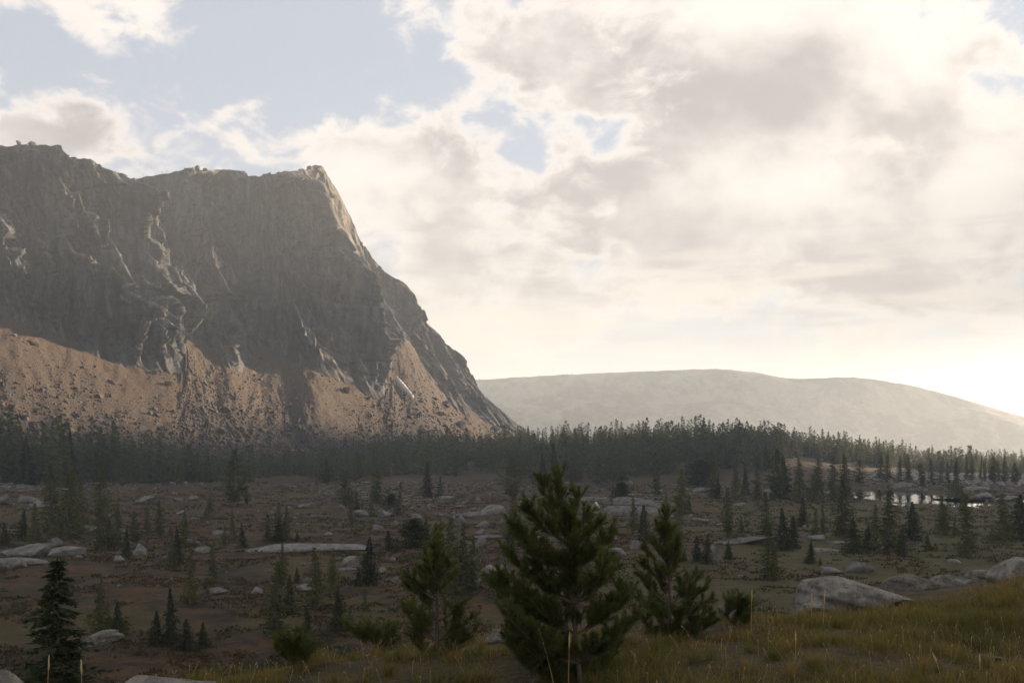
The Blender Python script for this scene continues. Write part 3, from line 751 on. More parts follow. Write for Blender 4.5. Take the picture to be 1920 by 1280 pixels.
def finish_forest():
    depth = FY - FFR; order = np.argsort(depth + 25 * rng.random(len(depth)))
    vis = [i for i in order if 0 < FPX[i] < 1920][:115]
    chosen = set(vis); names = {}
    for i in vis:
        k = rng.choice(['larch', 'larch', 'larch', 'spruce', 'pine']); o = place_tree(k, int(rng.integers(0, 6)), FX[i], FY[i], FZ[i] - .1, FH[i], rng.uniform(.8, 1.1))
        look = ('short ' if FH[i] < 10 else 'tall ' if FH[i] > 14.5 else '') + {'larch': 'thin olive larch', 'spruce': 'dark pointed spruce', 'pine': 'bushy dark pine'}[k]
        place = min([(60, 'under the leftmost cliff top'), (190, 'under the left lower ribs'), (330, 'under the long sunlit rib'), (450, 'under the first scree bay'), (560, 'under the second scree bay'), (680, 'under the pillared buttress'), (800, 'under the scree gully'), (930, 'under the cliff end'),
                     (1080, 'behind the tall pine'), (1200, 'behind the bright long slab'), (1330, 'under the far ridge top'), (1480, 'under the far ridge dip'), (1650, 'behind the pond'), (1850, 'at the right edge')], key=lambda e: abs(e[0] - FPX[i]))[1]
        tag(o, None, 'tree', 'trees in the front rows of the forest'); names.setdefault((look, place), []).append((FPX[i], o))
    for (look, place), lst in names.items():
        lst.sort(key=lambda e: e[0])
        for n_, (_, o) in enumerate(lst): o['label'] = f'{look} at forest edge {place}' + ('' if len(lst) == 1 else f', {ORD[n_]} from left')
    rest = np.array([i for i in range(len(FX)) if i not in chosen])
    far = [conifer(300 + k, 1.0, r_ * 1.05, st, 34, 3, 2, c_ * 1.4, .03) for k, (st, r_, c_) in enumerate([('larch', .14, .07), ('larch', .17, .07), ('spruce', .17, .07), ('larch', .13, .065), ('pine', .17, .075)])]
    kind = rng.integers(0, 5, len(rest)); items = []
    for k in range(5):
        idx = rest[kind == k]; V, Fc, _ = far[k]; a = rng.uniform(0, 6.28, len(idx)); ca, sa = np.cos(a), np.sin(a)
        W = np.stack([V[None, :, 0] * ca[:, None] - V[None, :, 1] * sa[:, None], V[None, :, 0] * sa[:, None] + V[None, :, 1] * ca[:, None], V[None, :, 2] + 0 * a[:, None]], -1)
        W = W * FH[idx][:, None, None] + np.stack([FX[idx], FY[idx], FZ[idx]], -1)[:, None, :]
        items.append((W.reshape(-1, 3), (Fc[None] + (np.arange(len(idx)) * len(V))[:, None, None]).reshape(-1, 3)))
    V, Fc = merged(items)
    o = mesh_np('forest', V, Fc, M['forest']); tag(o, 'dense hazy conifer wood filling the valley behind the meadow', 'forest', None, 'stuff')
    # tiny trees on the skylines
    pts = []
    for _ in range(1100):
        j = int(rng.integers(0, RX.shape[1])); i = int(rng.integers(34, 41)); pts.append((RX[i, j], RY[i, j], RZ[i, j], rng.uniform(3, 8)))
    for _ in range(150):
        j = int(rng.integers(int(NU * .72), NU - 1)); i = int(rng.integers(120, 260)); pts.append((*CP[i, j], rng.uniform(3, 5.5)))
    for _ in range(26):
        j = int(rng.integers(int(NU * .1), int(NU * .55))); pts.append((*CP[261, j], rng.uniform(2, 4)))
    items = []
    V, Fc, _ = conifer(400, 1.0, .30, 'spruce', 12, 2, 2, .16, .03)
    for (x, y, z, h) in pts: items.append((V * h + np.array([x, y, z - .3]), Fc))
    V, Fc = merged(items)
    o = mesh_np('ridge_trees', V, Fc, M['forest']); tag(o, 'tiny conifers dotted along the far ridge and the cliff end', 'trees', None, 'stuff')
finish_forest()

# ------------------------------------------------------------------ boulders and slabs
def boulder_mesh(seed, sub=3, flat=1.0, mat=None, cuts=9, rough=.05):
    r = random.Random(seed); bm = bmesh.new(); bmesh.ops.create_icosphere(bm, subdivisions=sub, radius=1)
    V = np.array([v.co[:] for v in bm.verts])
    for _ in range(cuts):
        n = Vector((r.gauss(0, 1), r.gauss(0, 1), r.gauss(.25, .8))).normalized(); o = r.uniform(.42, .78)
        n = np.array(n); d = V @ n - o; V = V - np.where(d > 0, d * .92, 0)[:, None] * n
    V = V * (1 + rough * fbm(V[:, 0] * 2 + 3 * V[:, 2], V[:, 1] * 2 - V[:, 2], seed, 4))[:, None]
    V /= np.abs(V).max(0)
    for v, c in zip(bm.verts, V): v.co = c
    me = bpy.data.meshes.new('boulder'); bm.to_mesh(me); bm.free()
    me.polygons.foreach_set('use_smooth', np.ones(len(me.polygons), bool)); me.set_sharp_from_angle(angle=R(38))
    me.materials.append(mat or M['stone']); return me
BM = [boulder_mesh(500 + i, cuts=12, rough=.16) for i in range(9)]

# photo column, foot row, width, height (photo px), name, look
BOULDERS = [
 (565,1033,235,20,'s','long pale flat slab'),(48,1040,150,24,'s','wide pale rock slab'),(125,1040,80,20,'s','pale rock slab'),(50,1056,130,9,'s','thin flat slab'),(20,1064,46,20,'b','grey boulder'),(98,1025,30,18,'b','rounded boulder'),(258,1040,28,22,'b','blocky grey boulder'),(222,1054,22,14,'b','small pointed boulder'),
 (375,1036,32,16,'b','pale boulder'),(371,1022,13,12,'b','small upright stone'),(212,998,60,14,'s','flat slab'),(150,995,66,16,'s','flat slab'),(412,1003,52,9,'s','thin flat slab'),(52,940,44,14,'s','tilted slab'),(75,950,50,12,'s','tilted slab'),(8,946,32,20,'b','grey boulder'),(270,944,38,18,'b','blocky grey boulder'),(335,940,20,10,'b','small boulder'),(360,938,20,12,'b','small boulder'),(340,965,22,10,'b','small boulder'),
 (656,1063,34,24,'b','blocky pointed boulder'),(656,1069,44,6,'s','thin flat slab'),(713,1074,20,12,'b','small round boulder'),(566,1109,46,14,'b','low rounded boulder'),(479,1113,24,13,'b','small boulder'),(408,1113,36,13,'b','low rounded boulder'),(628,1049,26,8,'s','thin flat slab'),(676,968,32,18,'b','rounded pale boulder'),(719,969,30,16,'b','pale boulder'),(639,958,16,13,'b','rounded boulder'),(779,972,26,10,'s','flat block'),(708,993,20,12,'b','small boulder'),(616,1004,18,8,'b','small boulder'),(570,952,24,9,'b','low grey boulder'),(772,956,12,7,'b','small stone'),(823,984,10,6,'b','small pale stone'),
 (901,1026,20,26,'b','pale upright pointed boulder'),(902,1005,22,16,'b','blocky grey boulder'),(925,1010,80,8,'s','long flat slab'),(930,964,56,18,'b','broad pinkish boulder'),(880,967,70,10,'s','long low slab'),(914,1076,32,18,'b','layered boulder'),(942,1072,22,14,'b','layered boulder'),(838,935,30,8,'s','flat slab'),(860,952,22,8,'b','small boulder'),
 (1156,1042,40,22,'b','pale domed boulder'),(1196,1029,38,20,'b','grey angular boulder'),(1195,966,130,22,'s','long grey whaleback slab'),(1185,947,110,14,'s','bright long slab'),(1120,938,66,8,'s','thin bright slab'),(1240,957,60,12,'s','pale slab'),(1335,1052,64,34,'s','sloping pale slab'),(1395,1018,130,14,'s','long flat slab'),(1320,977,46,8,'s','thin flat slab'),(1320,922,44,12,'b','heap of pale rock'),(1355,985,22,7,'b','small boulder'),(1145,1077,24,6,'s','small flat slab'),(1195,1000,14,6,'b','small pale stone'),(1385,948,30,8,'s','flat slab'),(1430,968,50,8,'s','long flat slab'),
 (1610,1072,58,20,'b','long rounded pale boulder'),(1563,1076,42,14,'b','low grey boulder'),(1530,1013,46,14,'b','broad slab'),(1585,1020,70,12,'s','flat slab'),(1555,1034,80,8,'s','thin wet slab'),(1790,1056,24,10,'b','small boulder'),(1550,930,28,10,'b','pale boulder'),(1632,935,26,10,'b','boulder'),(1700,912,60,10,'s','flat slab'),(1850,935,40,12,'b','pale boulder'),(1895,940,44,14,'b','pale boulder'),(1720,920,36,9,'s','flat slab'),(1830,918,50,10,'s','flat slab'),
]
def build_boulders():
    recs = []
    for i, (px, pb, w, h, k, look) in enumerate(BOULDERS):
        x, y = hit(px, pb, 20.0); W = w / F * y; Hh = h / F * y
        o = bpy.data.objects.new('boulder' if k == 'b' else 'flat_boulder', BM[i % 9]); link(o)
        dep = W * (.38 if k == 'b' else .17)
        o.scale = (W * .54, min(dep, 9), Hh * (.66 if k == 'b' else .8)); o.rotation_euler = (R(rng.uniform(-5, 5)), R(rng.uniform(-5, 5)), R(rng.uniform(-12, 12) + (180 if i % 2 else 0)))
        o.location = (x, y + dep * .5, Hs(x, y) + Hh * (.30 if k == 'b' else .12))
        tag(o, None, 'boulder', 'boulders and slabs lying in the meadow'); recs.append((o, px, pb, look))
    unique_labels(recs, 'rock')
    near = [  # column, centre row, distance, width m, height m, depth m, roll, label
      (1600,1140,12.6,1.75,.62,1.1,4,'big grey lichened boulder behind the grass bank on the right'),
      (1383,1152,11.6,.46,.40,.4,0,'mottled white and grey boulder right of the small pine'),
      (1712,1100,17.0,1.1,.42,.8,-3,'flat topped grey rock behind the big lichened boulder'),
      (1795,1090,18.5,1.05,.40,.8,3,'grey rock wedge left of the boulder at the right edge'),
      (1845,1072,22.0,.9,.30,.7,0,'low grey rock in the row behind the grass bank'),
      (1760,1066,26.0,1.0,.34,.8,0,'small pinkish rock outcrop farthest back on the right shelf'),
      (1815,1060,27.0,1.3,.36,.9,0,'broad pinkish outcrop above the grass on the right shelf'),
      (1915,1085,14.5,.9,.55,.8,-12,'tall grey boulder cut by the right edge of the picture'),
      (1663,1243,7.9,.13,.10,.12,0,'fist sized grey stone lying in the foreground grass'),
      (1858,1198,8.8,.24,.08,.2,0,'flat dark stone half buried in the grass on the right'),
      (932,1208,10.2,.27,.2,.25,0,'small pale boulder on the bank left of the tall pine'),
      (945,1190,11.6,.42,.3,.3,0,'dark shaded boulder just behind the small pale boulder'),
      (312,1270,8.4,.98,.46,.6,2,'long grey boulder at the bottom edge left of centre'),
      (268,1290,7.8,.42,.3,.4,0,'low rock in front of the long grey boulder'),
      (-12,1292,8.0,.50,.8,.5,10,'rounded grey boulder in the bottom left corner'),
      (715,1216,12.0,.5,.22,.4,0,'dark low boulder left of the slender pine'),
      (190,1196,70.0,3.2,1.0,1.6,-14,'dark sloping boulder in the shaded hollow at left')]
    for i, (px, pc, Y, w, h, dp, roll, lab) in enumerate(near):
        p = P(px, pc, Y); me = boulder_mesh(700 + i, 5 if w > .9 else 4, mat=M['near_stone'], cuts=8, rough=.13)
        o = bpy.data.objects.new('boulder', me); link(o); o.location = p; o.scale = (w * .52, dp * .5, h * .52)
        o.rotation_euler = (0, R(roll), R(rng.uniform(-15, 15))); tag(o, lab, 'boulder')
        if Y < 60: o.location.z = Hs(p.x, p.y) + h * .18
    # small loose stones nobody could count
    n = 1500; px = rng.uniform(-20, 1940, n); py = 908 + 200 * rng.random(n) ** 2.6
    pos = []; size = []
    for a, b in zip(px, py):
        zone = math.exp(-((a - 760) / 330) ** 2) + math.exp(-((a - 120) / 200) ** 2) * .8 + math.exp(-((a - 1800) / 160) ** 2) * (b < 960) + .25
        if rng.random() > zone * (1.1 if b < 985 else .22): continue
        x, y = hit(a, b, 20.0)
        if pondmask(np.array([x]), np.array([y]))[0] > .1: continue
        s = float(np.clip(math.exp(rng.normal(-.95, .6)), .12, 1.4)); pos.append((x, y, Hs(x, y) + s * .15)); size.append(s)
    V, Fc = merged_rocks(np.array(pos), np.array(size))
    o = mesh_np('scattered_stones', V, Fc, M['stone']); tag(o, 'small pale stones strewn across the heath', 'stones', None, 'stuff')
build_boulders()

# ------------------------------------------------------------------ tents
def build_tents():
    def tent(px, pb, w, h, col, label, ridge, door):
        x, y = hit(px, pb, 20.0); W = w / F * y; Hh = h / F * y
        root = bpy.data.objects.new('tent', None); link(root); root.location = (x, y, Hs(x, y)); root.rotation_euler = (0, 0, R(-14))
        mat = mat_plain('tent_fabric', col, .6); n = 16; V = []; Fc = []
        for i in range(9):
            t = i / 8; e = math.cos(t * math.pi / 2)
            for j in range(n):
                a = 2 * math.pi * j / n
                if ridge: V.append((W * .5 * (1 - t) * math.copysign(abs(math.cos(a)) ** .5, math.cos(a)), W * .7 * math.copysign(abs(math.sin(a)) ** .4, math.sin(a)) * (1 - .25 * t), Hh * t))
                else: V.append((W * .5 * e * math.cos(a), W * .5 * e * math.sin(a), Hh * math.sin(t * math.pi / 2)))
        mesh_np('canopy', V, grid_faces(9, n, True), mat, root, smooth=not ridge)
        dm = mat_plain('tent_door', door, .7)
        if ridge: dv = [(-W * .2, -W * .705, .02), (W * .2, -W * .705, .02), (0, -W * .60, Hh * .75)]
        else: dv = [(-W * .17, -W * .50, .02), (W * .17, -W * .50, .02), (0, -W * .40, Hh * .72)]
        dv = dv + [(p[0], p[1] - .03, p[2]) for p in dv]
        mesh_np('door', dv, [(0, 2, 1), (3, 4, 5), (0, 1, 4), (0, 4, 3), (1, 2, 5), (1, 5, 4), (2, 0, 3), (2, 3, 5)], dm, root)
        k = [(W * .5 * math.cos(a) * 1.01, 0, Hh * math.sin(a) * 1.01) for a in np.linspace(0, math.pi, 11)] if not ridge else [(-W * .5, -W * .6, 0), (0, -W * .52, Hh * 1.02), (W * .5, -W * .6, 0)]
        V, Fc = tube(k, [.02] * len(k), 5); mesh_np('pole', V, Fc, M['straw'], root)
        tag(root, label, 'tent', 'tents pitched in the meadow')
    tent(973, 956, 13, 10, (0.26, 0.075, 0.03), 'small bright orange tent left of the tall pine tip', False, (.5, .09, .03))
    tent(1117, 951, 15, 11, (0.42, 0.41, 0.38), 'pale grey pointed tent below the thin bright slab', True, (.12, .13, .12))
    tent(1146, 1010, 22, 13, (0.16, 0.18, 0.15), 'grey green dome tent with white door right of the tall pine', False, (.75, .74, .7))
build_tents()

# ------------------------------------------------------------------ foreground pines
def needle_brush(base, tip, n, ln, r, wid=.0026):
    """needles along a shoot from base to tip"""
    b = np.array(base); d = np.array(tip) - b; L = np.linalg.norm(d); d = d / max(L, 1e-6)
    t = r.random(n) ** .8
    c = b + d * (L * t)[:, None] + 0 * d
    q = r.normal(size=(n, 3)); q -= (q @ d)[:, None] * d; q /= np.linalg.norm(q, axis=1)[:, None]
    sp = r.uniform(.5, 1.4, n)[:, None] * (1.2 - .6 * t)[:, None]
    dv = d + q * sp; dv /= np.linalg.norm(dv, axis=1)[:, None]
    l = ln * r.uniform(.7, 1.15, n)[:, None]; pr = np.cross(dv, r.normal(size=(n, 3))); pr /= np.linalg.norm(pr, axis=1)[:, None]
    V = np.stack([c - pr * wid, c + pr * wid, c + dv * l], 1).reshape(-1, 3)
    return V, np.arange(3 * n).reshape(-1, 3)

def build_pine(name, base, tips, trunk_tip, seed, label, ln=.058, nshoot=9, nn=80, trunk_r=.022, cat='tree', dead=8):
    r = np.random.default_rng(seed); base = np.array(base)
    root = bpy.data.objects.new(name, None); link(root); root.location = base
    wood = []; need = []
    def curve(a, b, bend, k=7):
        a = np.array(a); b = np.array(b); t = np.linspace(0, 1, k)[:, None]; m = (a + b) / 2 + np.array(bend)
        return (1 - t) ** 2 * a + 2 * t * (1 - t) * m + t * t * b
    tt = np.array(trunk_tip) - base
    tr = curve((0, 0, -.06), tt, (r.normal(0, .04), r.normal(0, .04), 0))
    V, Fc = tube(tr, np.linspace(trunk_r, trunk_r * .3, 7), 7)
    mesh_np('trunk', V, Fc, M['greybark'], root)
    allc = [(tr, 1.0)]
    for tp in tips:
        tp = np.array(tp) - base; k = np.clip(tp[2] / max(tt[2], .01) - .38 * np.hypot(tp[0] - tt[0] * .5, tp[1]) / max(tt[2], .01), .06, .85)
        st = tr[int(k * 6)]; L = np.linalg.norm(tp - st)
        c = curve(st, tp, (0, 0, -.18 * L)); allc.append((c, L)); wood.append(tube(c, np.linspace(trunk_r * .42, .004, 7), 5))
    for c, L in allc:
        ln_c = np.linalg.norm(np.diff(c, axis=0), axis=1).sum(); m = max(4, int(nshoot * 1.6 * ln_c / .45))
        d_end = c[-1] - c[-2]; d_end = d_end / np.linalg.norm(d_end)
        need.append(needle_brush(c[-1] - d_end * .13, c[-1] + d_end * .01, int(nn * 1.5), ln, r))
        for i in range(m):
            t = r.uniform(.22, 1.0) if L != 1.0 else r.uniform(.5, .98); f = t * 6; i0 = min(int(f), 5); p = c[i0] + (c[i0 + 1] - c[i0]) * (f - i0)
            d = c[i0 + 1] - c[i0]; d /= np.linalg.norm(d); q = r.normal(size=3); q[2] = abs(q[2]) * .4 + .25; dv = d * .75 + q * .55; dv[2] += .25; dv /= np.linalg.norm(dv)
            sl_ = r.uniform(.09, .21) * (1.15 - .4 * t); tip = p + dv * sl_
            wood.append(tube([p, tip], [.0045, .003], 4)); need.append(needle_brush(p + dv * sl_ * .25, tip, nn, ln, r))
    for i in range(dead):
        k = r.uniform(.1, .6); p = tr[int(k * 6)]; a = r.uniform(0, 6.28); L = r.uniform(.08, .22)
        wood.append(tube([p, p + np.array([math.cos(a) * L * .6, math.sin(a) * L * .6, -.02]), p + np.array([math.cos(a) * L, math.sin(a) * L, r.uniform(-.02, .05)])], [.006, .004, .002], 4))
    V, Fc = merged(wood); mesh_np('branches', V, Fc, M['greybark'], root)
    V, Fc = merged(need); mesh_np('needles', V, Fc, M['pine'], root)
    tag(root, label, cat)

def pts(Y, lst, jit, seed):
    r = np.random.default_rng(seed); return [tuple(P(px, py, Y + r.normal(0, jit))) for px, py in lst]

def build_pines():
    Y = 8.2
    tips = [(1012,892),(1049,897),(1083,928),(985,950),(1100,965),(962,988),(1030,985),(1065,975),(1120,985),(1145,1000),(955,1040),(990,1030),(1040,1040),(1090,1040),(1135,1060),(1160,1060),(935,1075),(925,1095),(965,1090),(1010,1090),(1060,1090),(1110,1100),(1165,1105),(1185,1110),
            (940,1140),(955,1165),(985,1140),(1030,1140),(1080,1150),(1130,1150),(1175,1160),(1195,1150),(970,1225),(1010,1235),(1100,1230),(1045,1225),(950,1195),(985,1190),(1020,1200),(1060,1195),(1110,1205),(1150,1190),(1000,1060),(1075,1010),(1120,1030),(1150,1130),(975,1060)]
    b = P(1090, 1244, Y); b.z = min(b.z, Hs(b.x, b.y))
    build_pine('pine_tree', b, pts(Y, tips, .22, 1) + pts(Y, tips[5::3], .3, 2), P(1062, 960, Y), 31, 'tall bushy pine in the centre foreground with three upright tips', nshoot=12, nn=95)
    Y = 9.6
    tips = [(815,1002),(800,1040),(835,1045),(822,1025),(790,1068),(840,1062),(775,1085),(760,1095),(790,1110),(772,1130),(757,1140),(785,1150),(775,1172),(800,1085),(872,1125),(862,1148),(885,1155),(892,1175),(858,1180),(875,1190),(770,1190),(845,1080),(805,1060)]
    b = P(818, 1222, Y); b.z = Hs(b.x, b.y) - .02
    build_pine('pine_tree', b, pts(Y, tips, .12, 3), P(815, 1010, Y), 32, 'slender young pine with a bare pale lower trunk left of centre', nshoot=9, nn=80, trunk_r=.024)
    Y = 10.2
    tips = [(1247,962),(1235,990),(1262,1000),(1225,1010),(1270,1015),(1215,1035),(1250,1030),(1205,1055),(1230,1060),(1265,1050),(1200,1080),(1215,1100),(1240,1090),(1200,1125),(1220,1140),(1245,1130),(1205,1160),(1290,1085),(1310,1080),(1325,1100),(1335,1120),(1340,1150),(1330,1170),(1300,1120),(1320,1145),(1280,1140),(1300,1165),(1270,1165),(1240,1165)]
    b = P(1256, 1192, Y); b.z = Hs(b.x, b.y) - .02
    build_pine('pine_tree', b, pts(Y, tips, .18, 4), P(1250, 985, Y), 33, 'smaller foreground pine with thin trunk right of the tall pine', nshoot=10, nn=85, trunk_r=.018)
    Y = 9.0
    tips = [(525,1205),(540,1200),(556,1198),(570,1208),(582,1215),(532,1222),(560,1218),(548,1230),(575,1232)]
    b = P(552, 1252, Y); b.z = min(b.z, Hs(b.x, b.y))
    build_pine('pine_shrub', b, pts(Y, tips, .1, 5), P(552, 1212, Y), 34, 'small low pine shrub on the edge of the bank at lower left', nshoot=14, nn=80, trunk_r=.009, cat='shrub', dead=0)
    for (px, py, Y, lab) in [(700, 1212, 10.5, 'dark low shrub at the foot of the slender pine'), (1365, 1165, 10.6, 'sprawling pine twig beside the mottled boulder'), (1000, 1245, 8.0, 'dark low shrub under the tall pine')]:
        b = P(px, py, Y); b.z = min(b.z, Hs(b.x, b.y)); tp = [(px + rng.uniform(-45, 45), py - rng.uniform(8, 42)) for _ in range(9)]
        build_pine('low_shrub', b, pts(Y, tp, .12, px), P(px, py - 30, Y), px, lab, nshoot=12, nn=70, trunk_r=.008, cat='shrub', dead=0)
build_pines()

# ------------------------------------------------------------------ grass
def build_grass():
    n = 215000
    y = rng.uniform(5.6, 13.5, n); x = rng.uniform(-.62, .66, n) * y * 1.02
    yc = np.interp(x, [-6, -2.6, 0, 1.2, 5.5, 10], [7.3, 8.6, 9.5, 9.7, 11.3, 12.5])
    clump = fbm(x / .55, y / .55, 301, 3); patch = fbm(x / 1.6, y / 1.6, 302, 2)
    dark = np.exp(-((x + .6) / 1.3) ** 2 - ((y - 8.0) / .75) ** 2)
    keep = (rng.random(n) < np.clip(.75 + 1.1 * clump - 0.5 * dark, .06, 1)) & (y < yc + 1.8) & (rng.random(n) < np.clip(1.2 - (y - yc - .2) * .5, 0, 1))
    x, y, clump, patch = x[keep], y[keep], clump[keep], patch[keep]; n = len(x); z = H(x, y) - .01
    right = sstep(-.4, 1.0, x)
    h = rng.uniform(.022, .08, n) * (0.55 + .55 * right) * (1 + 1.9 * np.clip(clump, -.42, .7))
    tall = rng.random(n) < .03; h = np.where(tall, h * 1.9, h)
    a = rng.uniform(0, 6.28, n); ln = rng.uniform(.15, .8, n) * h; wd = rng.uniform(.0022, .0048, n)
    dx, dy = np.cos(a), np.sin(a); px_, py_ = -dy * wd, dx * wd
    c = np.stack([x, y, z], -1); o1 = np.stack([px_, py_, 0 * x], -1)
    mid = c + np.stack([dx * ln * .35, dy * ln * .35, h * .6], -1); tip = c + np.stack([dx * ln, dy * ln, h], -1)
    V = np.stack([c - o1, c + o1, mid + o1 * .7, mid - o1 * .7, tip], 1).reshape(-1, 3)
    b = (np.arange(n) * 5)[:, None]
    Fc = np.concatenate([b + np.array([0, 1, 2]), b + np.array([0, 2, 3]), b + np.array([3, 2, 4])])
    o = mesh_np('grass', V, Fc, M['grass'])
    hue = np.clip(.33 + 1.1 * patch + rng.normal(0, .38, n), 0, 1); attr(o, 'hue', np.repeat(hue, 5))
    tag(o, 'olive and straw coloured grass on the foreground bank', 'grass', None, 'stuff')
    # denser tussocks and pale seed heads
    nt = 330; ty = rng.uniform(6.2, 11.8, nt); tx = rng.uniform(-.40, .60, nt) * ty; V = []; hues = []
    nb = 70; cx = np.repeat(tx, nb); cy = np.repeat(ty, nb); rr = np.abs(rng.normal(0, .045, nt * nb)) * np.repeat(rng.uniform(.6, 1.8, nt), nb); aa = rng.uniform(0, 6.28, nt * nb)
    X = cx + np.cos(aa) * rr; Y = cy + np.sin(aa) * rr; Z = H(X, Y) - .01; hh = np.repeat(rng.uniform(.09, .20, nt), nb) * rng.uniform(.5, 1.1, nt * nb); out = rng.uniform(.2, .9, nt * nb) * hh
    w_ = rng.uniform(.0016, .0035, nt * nb); c = np.stack([X, Y, Z], -1); o1 = np.stack([-np.sin(aa) * w_, np.cos(aa) * w_, 0 * w_], -1)
    mid = c + np.stack([np.cos(aa) * out * .35, np.sin(aa) * out * .35, hh * .65], -1); tip = c + np.stack([np.cos(aa) * out, np.sin(aa) * out, hh], -1)
    V = np.stack([c - o1, c + o1, mid + o1 * .7, mid - o1 * .7, tip], 1).reshape(-1, 3); b = (np.arange(nt * nb) * 5)[:, None]
    o = mesh_np('tussocks', V, np.concatenate([b + np.array([0, 1, 2]), b + np.array([0, 2, 3]), b + np.array([3, 2, 4])]), M['grass'])
    attr(o, 'hue', np.repeat(np.clip(np.repeat(rng.uniform(-.3, 1.1, nt), nb) + rng.normal(0, .15, nt * nb), 0, 1), 5)); tag(o, 'taller tussocks and rusty tufts rising from the bank grass', 'grass', None, 'stuff')
    ns = 800; Y = rng.uniform(6.2, 12.0, ns); X = rng.uniform(-.42, .6, ns) * Y; Z = H(X, Y); hh = rng.uniform(.06, .19, ns); lx = rng.normal(0, .06, ns); e = np.full(ns, .0011); g = rng.uniform(.003, .0055, ns)
    def row(dx, z, r): return np.stack([X + lx * dx + r, Y, Z + z], -1)
    V = np.stack([row(0, 0 * hh, -e), row(0, 0 * hh, e), row(.85, hh * .88, e), row(.85, hh * .88, -e), row(.93, hh * .94, -g), row(.93, hh * .94, g), row(1, hh * 1.03, 0 * g)], 1).reshape(-1, 3); b = (np.arange(ns) * 7)[:, None]
    o = mesh_np('seed_heads', V, np.concatenate([b + np.array(t) for t in ([0, 1, 2], [0, 2, 3], [3, 2, 5], [3, 5, 4], [4, 5, 6])]), M['straw']); tag(o, 'thin pale seed heads standing through the bank grass', 'grass', None, 'stuff')
    # low heath tufts over the meadow
    n = 34000; Y = np.exp(rng.uniform(math.log(48), math.log(420), n)); t = rng.uniform(-.56, .56, n); X = t * Y; k = fbm(X / 7, Y / 7, 310, 3) > -.05
    X, Y = X[k], Y[k]; n = len(X); Z = H(X, Y); m = 7; c = np.repeat(np.stack([X, Y, Z], -1), m, 0); N_ = n * m
    c[:, :2] += rng.normal(0, .28, (N_, 2)); d = rng.normal(0, .6, (N_, 3)); d[:, 2] = np.abs(d[:, 2]) + .5; d /= np.linalg.norm(d, axis=1)[:, None]
    s = (rng.uniform(.12, .34, N_) * np.interp(c[:, 1], [48, 150, 420], [.8, 1.0, 2.0]))[:, None]; pr = np.cross(d, rng.normal(size=(N_, 3))); pr /= np.linalg.norm(pr, axis=1)[:, None]
    V = np.stack([c - pr * s * .45, c + pr * s * .45, c + d * s], 1).reshape(-1, 3)
    ns = 2600; sy = np.exp(rng.uniform(math.log(55), math.log(420), ns)); sx = rng.uniform(-.56, .56, ns) * sy; kk = (fbm(sx / 22, sy / 22, 333, 3) > .10) & (pondmask(sx, sy) < .05); sx, sy = sx[kk], sy[kk]
    q_ = 60; sr = rng.uniform(.25, .8, len(sx)); c2 = np.repeat(np.stack([sx, sy, H(sx, sy)], -1), q_, 0); r2 = np.repeat(sr, q_)[:, None]; dv = rng.normal(size=(len(c2), 3)); dv[:, 2] = np.abs(dv[:, 2]) * .8; dv /= np.linalg.norm(dv, axis=1)[:, None]
    c2 = c2 + dv * r2 * rng.uniform(.4, 1, (len(c2), 1)) * np.array([1.5, 1.5, .8]); pr2 = np.cross(dv, rng.normal(size=dv.shape)); pr2 /= np.linalg.norm(pr2, axis=1)[:, None]; l2 = rng.uniform(.12, .26, (len(c2), 1))
    sh = mesh_np('meadow_scrub', np.stack([c2 - pr2 * l2 * .4, c2 + pr2 * l2 * .4, c2 + dv * l2], 1).reshape(-1, 3), np.arange(3 * len(c2)).reshape(-1, 3), mat_leaf('scrub_leaves', (.026, .036, .014), (.075, .070, .026), .2))
    tag(sh, 'low dark scrub in drifts across the meadow', 'scrub', None, 'stuff')
    o = mesh_np('heath', V, np.arange(3 * N_).reshape(-1, 3), mat_leaf('heath_leaves', (.038, .030, .011), (.085, .054, .018), .15))
    tag(o, 'low brown and green heath tufts covering the meadow', 'heath', None, 'stuff')
build_grass()

def build_stalks():
    spots = [(92,1228,8.0,'tall straw grass plume in front of the dark spruce, the left one'),(152,1236,8.0,'straw grass plume in front of the dark spruce, the right one'),(1410,1105,10.0,'tall straw grass stalk beside the mottled boulder'),(1522,1112,10.2,'dry grass stalk against the left end of the big boulder'),(1547,1106,10.2,'pale bent grass stalk in front of the big boulder'),
             (1492,1183,8.6,'upright straw plume in the grass below the big boulder'),(1748,1222,7.9,'leaning straw plume right of the small grey stone'),(1837,1225,7.9,'upright straw plume near the lower right corner'),(1068,1185,7.9,'thin straw stalk in front of the tall pine'),(1010,1178,7.9,'long leaning straw stalk at the foot of the tall pine')]
    for i, (px, pt, Y, lab) in enumerate(spots):
        top = P(px, pt, Y); g = Hs(top.x, top.y); lean = [.02, -.01, .01, .0, .02, .0, -.07, .0, .01, -.14][i]
        root = bpy.data.objects.new('grass_stalk', None); link(root); root.location = (top.x - lean, Y, g)
        Hh = max(.12, top.z - g); p = [(lean * t ** 1.5, 0, Hh * t) for t in np.linspace(0, 1, 7)]
        V, Fc = tube(p, np.linspace(.0026, .0016, 7), 5); mesh_np('stem', V, Fc, M['straw'], root)
        k = min(.13, Hh * .4); hp = [(lean * (1 - k / Hh * (1 - t)) ** 1.5, 0, Hh - k * (1 - t)) for t in np.linspace(0, 1.06, 7)]
        V, Fc = tube(hp, np.array([.002, .0055, .0075, .007, .006, .004, .001]), 6); V = V + rng.normal(0, .0012, V.shape); mesh_np('seed_head', V, Fc, M['straw'], root)
        tag(root, lab, 'grass stalk')
build_stalks()

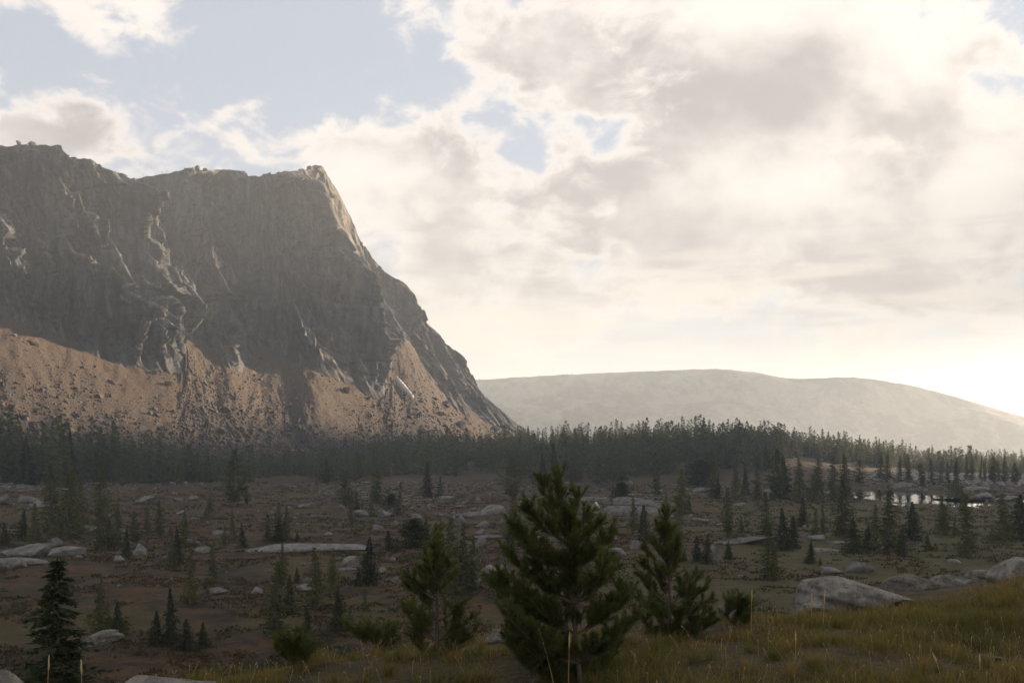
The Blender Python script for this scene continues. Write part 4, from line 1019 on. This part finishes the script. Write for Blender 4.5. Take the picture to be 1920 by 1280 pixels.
# ------------------------------------------------------------------ cumulus bank added out of view to keep the sun off the meadow
def build_shade_cloud():
    m, q, b = new_mat('shade_cloud_white'); b.inputs['Base Color'].default_value = (.9, .9, .9, 1); b.inputs['Roughness'].default_value = 1
    A = 4600.0; ua = Vector((math.sin(SUN_AZ), math.cos(SUN_AZ), 0)); ub = Vector((math.cos(SUN_AZ), -math.sin(SUN_AZ), 0)); tz = math.tan(SUN_EL)
    r = random.Random(5); bm = bmesh.new()
    for i in range(46):
        lat = r.uniform(-1, 1); rad = r.uniform(42, 75) * (1.1 - .45 * abs(lat))
        c = ua * (A + r.uniform(-90, 90)) + ub * (-215 + lat * 265); c.z = A * tz - 40 + r.uniform(-35, 32) * (1 - .5 * abs(lat))
        bmesh.ops.create_icosphere(bm, subdivisions=3, radius=rad, matrix=Matrix.Translation(c))
    for lat, dz, rad in ((-520, -62, 40), (-545, -70, 44), (-575, -88, 40), (-600, -98, 44), (-630, -110, 38), (-655, -118, 36), (-500, -50, 36)):  # extra lobes, shaped so the lower scree falls in shade too
        c = ua * (A + r.uniform(-40, 40)) + ub * lat; c.z = A * tz + dz
        bmesh.ops.create_icosphere(bm, subdivisions=3, radius=rad, matrix=Matrix.Translation(c))
    V = np.array([v.co[:] for v in bm.verts]); N_ = np.array([v.normal[:] for v in bm.verts])
    V = V + N_ * (14 * fbm(V[:, 0] / 40 + V[:, 2] / 30, V[:, 1] / 40 - V[:, 2] / 35, 501, 4))[:, None]
    for v, c in zip(bm.verts, V): v.co = c
    me = bpy.data.meshes.new('shade_cloud'); bm.to_mesh(me); bm.free(); me.polygons.foreach_set('use_smooth', np.ones(len(me.polygons), bool)); me.materials.append(m)
    o = bpy.data.objects.new('shade_cloud', me); link(o); tag(o, 'added cumulus bank out of view that blocks the sun from the meadow', 'shade_cloud', None, 'stuff')
build_shade_cloud()

# ------------------------------------------------------------------ haze
def build_haze():
    m = bpy.data.materials.new('haze'); m.use_nodes = True; q = NT(m.node_tree); q.n.remove(q.n['Principled BSDF'])
    v = q.node('ShaderNodeVolumePrincipled'); v.inputs['Color'].default_value = (0.54, 0.61, 0.71, 1); v.inputs['Density'].default_value = HAZE_DENSITY
    v.inputs['Anisotropy'].default_value = 0.25
    q.l.new(v.outputs[0], q.n['Material Output'].inputs['Volume'])
    bm = bmesh.new(); bmesh.ops.create_cube(bm, size=1); me = bpy.data.meshes.new('haze'); bm.to_mesh(me); bm.free(); me.materials.append(m)
    o = bpy.data.objects.new('haze', me); link(o); o.scale = (20000, 20000, 560); o.location = (0, 0, 30)
    tag(o, 'pale evening haze hanging in the valley air', 'haze', None, 'stuff')
build_haze()
